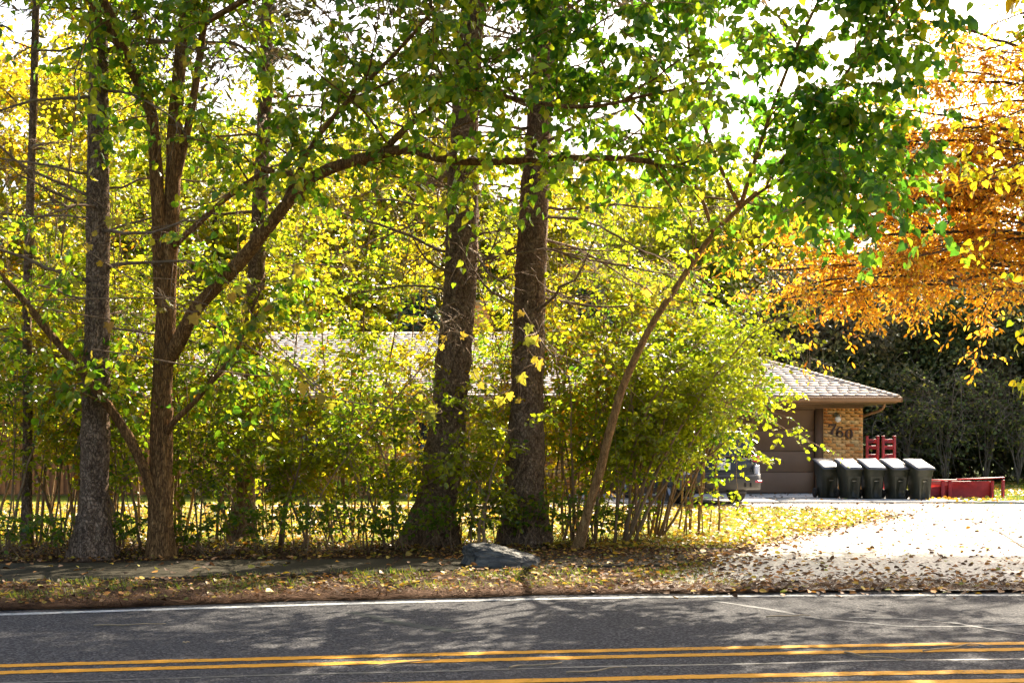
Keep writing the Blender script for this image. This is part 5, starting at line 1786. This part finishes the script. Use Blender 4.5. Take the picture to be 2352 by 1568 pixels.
for k, (x, y, kd, nm, lab) in enumerate([
        (-8.2, 37.6, 'bush', 'bed_shrub', 'dark low shrub before the boarded wall end'), (-6.8, 37.8, 'bush', 'bed_shrub', 'dark low shrub under the left of the window'), (-5.4, 37.5, 'bush', 'bed_shrub', 'dark low shrub under the right of the window'),
        (-4.3, 36.6, 'blade', 'yucca', 'spiky yucca clump right of the window'), (-3.4, 37.4, 'bush', 'bed_shrub', 'dark low shrub left of the front door'), (-2.1, 36.2, 'hosta', 'hosta', 'blue green hosta clump before the front door'),
        (-1.3, 36.4, 'hosta', 'hosta', 'blue green hosta clump between the thick spruce trunks'), (-.4, 37.5, 'bush', 'bed_shrub', 'dark low shrub right of the front door'), (.5, 37.3, 'blade', 'yucca', 'spiky clump near the downspout')]):
    bed_plant(nm, lab, x, y, kd, 400 + k)

# ================================================================== grass, litter, twigs
RS = np.random.default_rng(77)


def flat(C, size, tilt=.35, zup=.012):
    n = len(C)
    az = RS.uniform(0, 6.283, n)
    Y = np.stack([np.cos(az), np.sin(az), RS.normal(size=n) * tilt * .5], 1)
    N = np.stack([RS.normal(size=n) * tilt, RS.normal(size=n) * tilt, np.ones(n)], 1)
    C = C.copy(); C[:, 2] += zup + np.abs(RS.normal(size=n)) * .012
    return C, Y, N, size * RS.uniform(.55, 1.25, n)


def scatter(n, x0, x1, y0, y1, ok, z):
    x = RS.uniform(x0, x1, n); y = y0 + (y1 - y0) * RS.uniform(0, 1, n)
    k = ok(x, y)
    x, y = x[k], y[k]
    return np.stack([x, y, np.broadcast_to(z, x.shape)], 1)


# verge litter
L = Leaves()
patchy = lambda x, y: (hfield(x, y, 1.1) + RS.normal(size=x.shape) * .5)
on_walk = lambda x, y: (y > NEAR(x) - .05) & (y < FAR(x) + .05) & (x < .3)
L.add(*flat(scatter(42000, -12, 12, 12.2, 21.3, lambda x, y: (y > EDGE_Y(x) + .12) & (~on_walk(x, y)) & (~inside(DRIVE, x, y) | (RS.uniform(size=x.shape) < .10)) & (patchy(x, y) > -.5), .03), .06))
L.add(*flat(scatter(420, -9, .3, 14, 19, on_walk, .072), .085))
L.add(*flat(scatter(6000, 1, 14, 14.9, 19.5, lambda x, y: inside(DRIVE, x, y) & (RS.uniform(size=x.shape) < np.clip(1.25 - (y - 14.8) * .3 - (x - 2) * .05, .05, 1)), .03), .07))
L.add(*flat(scatter(2600, 2, 16, 18, 33.8, lambda x, y: inside(DRIVE, x, y), .03), .08))
_e2 = np.array(_e); _sel = _e2[(_e2[:, 1] < 33) & (_e2[:, 0] < 8.5)]; _p = _sel[RS.integers(len(_sel), size=3200)] + RS.normal(size=(3200, 2)) * np.array([.35, .3])
L.add(*flat(np.c_[_p, np.full(len(_p), .03)], .075))
L.add(*flat(scatter(160, 2, 11, 34, 39, lambda x, y: np.ones(x.shape, bool), .075), .09))
tag(L.emit('fallen_leaves', M['litter'], T_OVATE, wide=1.2), 'brown and orange fallen leaves strewn over the verge and driveway', 'leaves')
L = Leaves()
L.add(*flat(scatter(22000, -16, 8.5, 20.4, 33.5, lambda x, y: ~inside(DRIVE, x, y) & (patchy(x, y) > -.8), .02), .085, .5, .03))
L.add(*flat(scatter(900, -12, 9, 13.2, 20.6, lambda x, y: (y > EDGE_Y(x) + .2) & ~on_walk(x, y) & ~inside(DRIVE, x, y), .04), .09))
L.add(*flat(scatter(6000, 10, 22, 33.8, 48, lambda x, y: patchy(x, y) > .1, .045), .1, .5, .03))
tag(L.emit('fallen_leaves', M['litter_y'], T_OVATE, wide=1.3), 'yellow fallen leaves covering the sunlit front lawn', 'leaves')
# needles along the road edge
L = Leaves()
c = scatter(28000, -12, 14, 0, 1, lambda x, y: np.ones(x.shape, bool), .012)
c[:, 1] = EDGE_Y(c[:, 0]) - .07 + np.abs(RS.normal(size=len(c))) * .5
C_, Y_, N_, S_ = flat(c, .2, .12, .006)
Y_[:, 1] *= .45
L.add(C_, Y_, N_, S_)
tag(L.emit('pine_needles', M['needle'], T_BLADE, wide=.045), 'brown pine needles and bark bits heaped along the road edge', 'needles')
# grass
L = Leaves()
def blades(C, h, tilt=.5):
    n = len(C); az = RS.uniform(0, 6.283, n)
    Y = np.stack([np.cos(az) * tilt, np.sin(az) * tilt, RS.uniform(.6, 1.2, n)], 1)
    N = np.stack([np.cos(az + .4), np.sin(az + .4), np.full(n, .3)], 1)
    return C, Y, N, h * RS.uniform(.5, 1.3, n)


clump = lambda x, y: (hfield(x, y, 2.2) + .4 * hfield(x, y, 6) + RS.normal(size=x.shape) * .25) > .25
L.add(*blades(scatter(46000, -10, 2.5, 13, 18, lambda x, y: (y > EDGE_Y(x) + .45) & (y < NEAR(x) + .02) & clump(x, y), .01), .085))
L.add(*blades(scatter(2500, -9, 6, 17.5, 20.8, lambda x, y: (y > FAR(x)) & clump(x, y) & ~inside(DRIVE, x, y), .01), .09))
tag(L.emit('grass', M['grass'], T_BLADE, wide=.1), 'short green grass tufts between sidewalk and road', 'grass', kind='stuff')
L = Leaves()
L.add(*blades(scatter(28000, -15, 8.2, 20.5, 33.2, lambda x, y: ~inside(DRIVE, x, y), .01), .09))
L.add(*blades(scatter(16000, 10.4, 20, 34.5, 50, lambda x, y: (x > 11.2) | (y > 39.3), .03), .1))
tag(L.emit('grass', M['grass'], T_BLADE, wide=.16), 'sunlit lawn grass before the house and beside the garage', 'grass', kind='stuff')
# loose twigs on the road
for k, (pts, lab) in enumerate([
        ([(860, 1534), (900, 1526), (980, 1520), (1010, 1515)], 'thin twig lying just below the double yellow line, left of centre'),
        ([(1170, 1536), (1200, 1530), (1250, 1530), (1290, 1523)], 'forked twig on the asphalt near the bottom centre'),
        ([(1300, 1547), (1350, 1545), (1410, 1536), (1440, 1534)], 'curved twig by the third yellow line'),
        ([(1940, 1500), (1980, 1508), (2040, 1513), (2080, 1518)], 'long yellowish twig right of centre below the double yellow line'),
        ([(215, 1438), (300, 1436), (380, 1433)], 'straight twig on the sunny patch of road at the left'),
        ([(1760, 1418), (1830, 1415), (1862, 1414)], 'short twig beside the pale crack'),
        ([(420, 1478), (436, 1476)], 'short dark stick on the left lane'),
        ([(2120, 1497), (2180, 1490), (2230, 1482), (2290, 1486)], 'bent twig crossing the second yellow line at the right')]):
    P = np.array([list(gp(x * 1024 / 2352, y * 1024 / 2352)) + [.014] for x, y in pts])
    c = spline(P, 14); c[:, 2] += .003 * np.sin(np.arange(14) * .9)
    a = Acc(); a.tube(c, np.linspace(.007, .0035, 14), 6)
    tag(a.build('fallen_twig', M['twig'], origin=tuple(P[0])), lab, 'twig', 'twigs lying on the road')
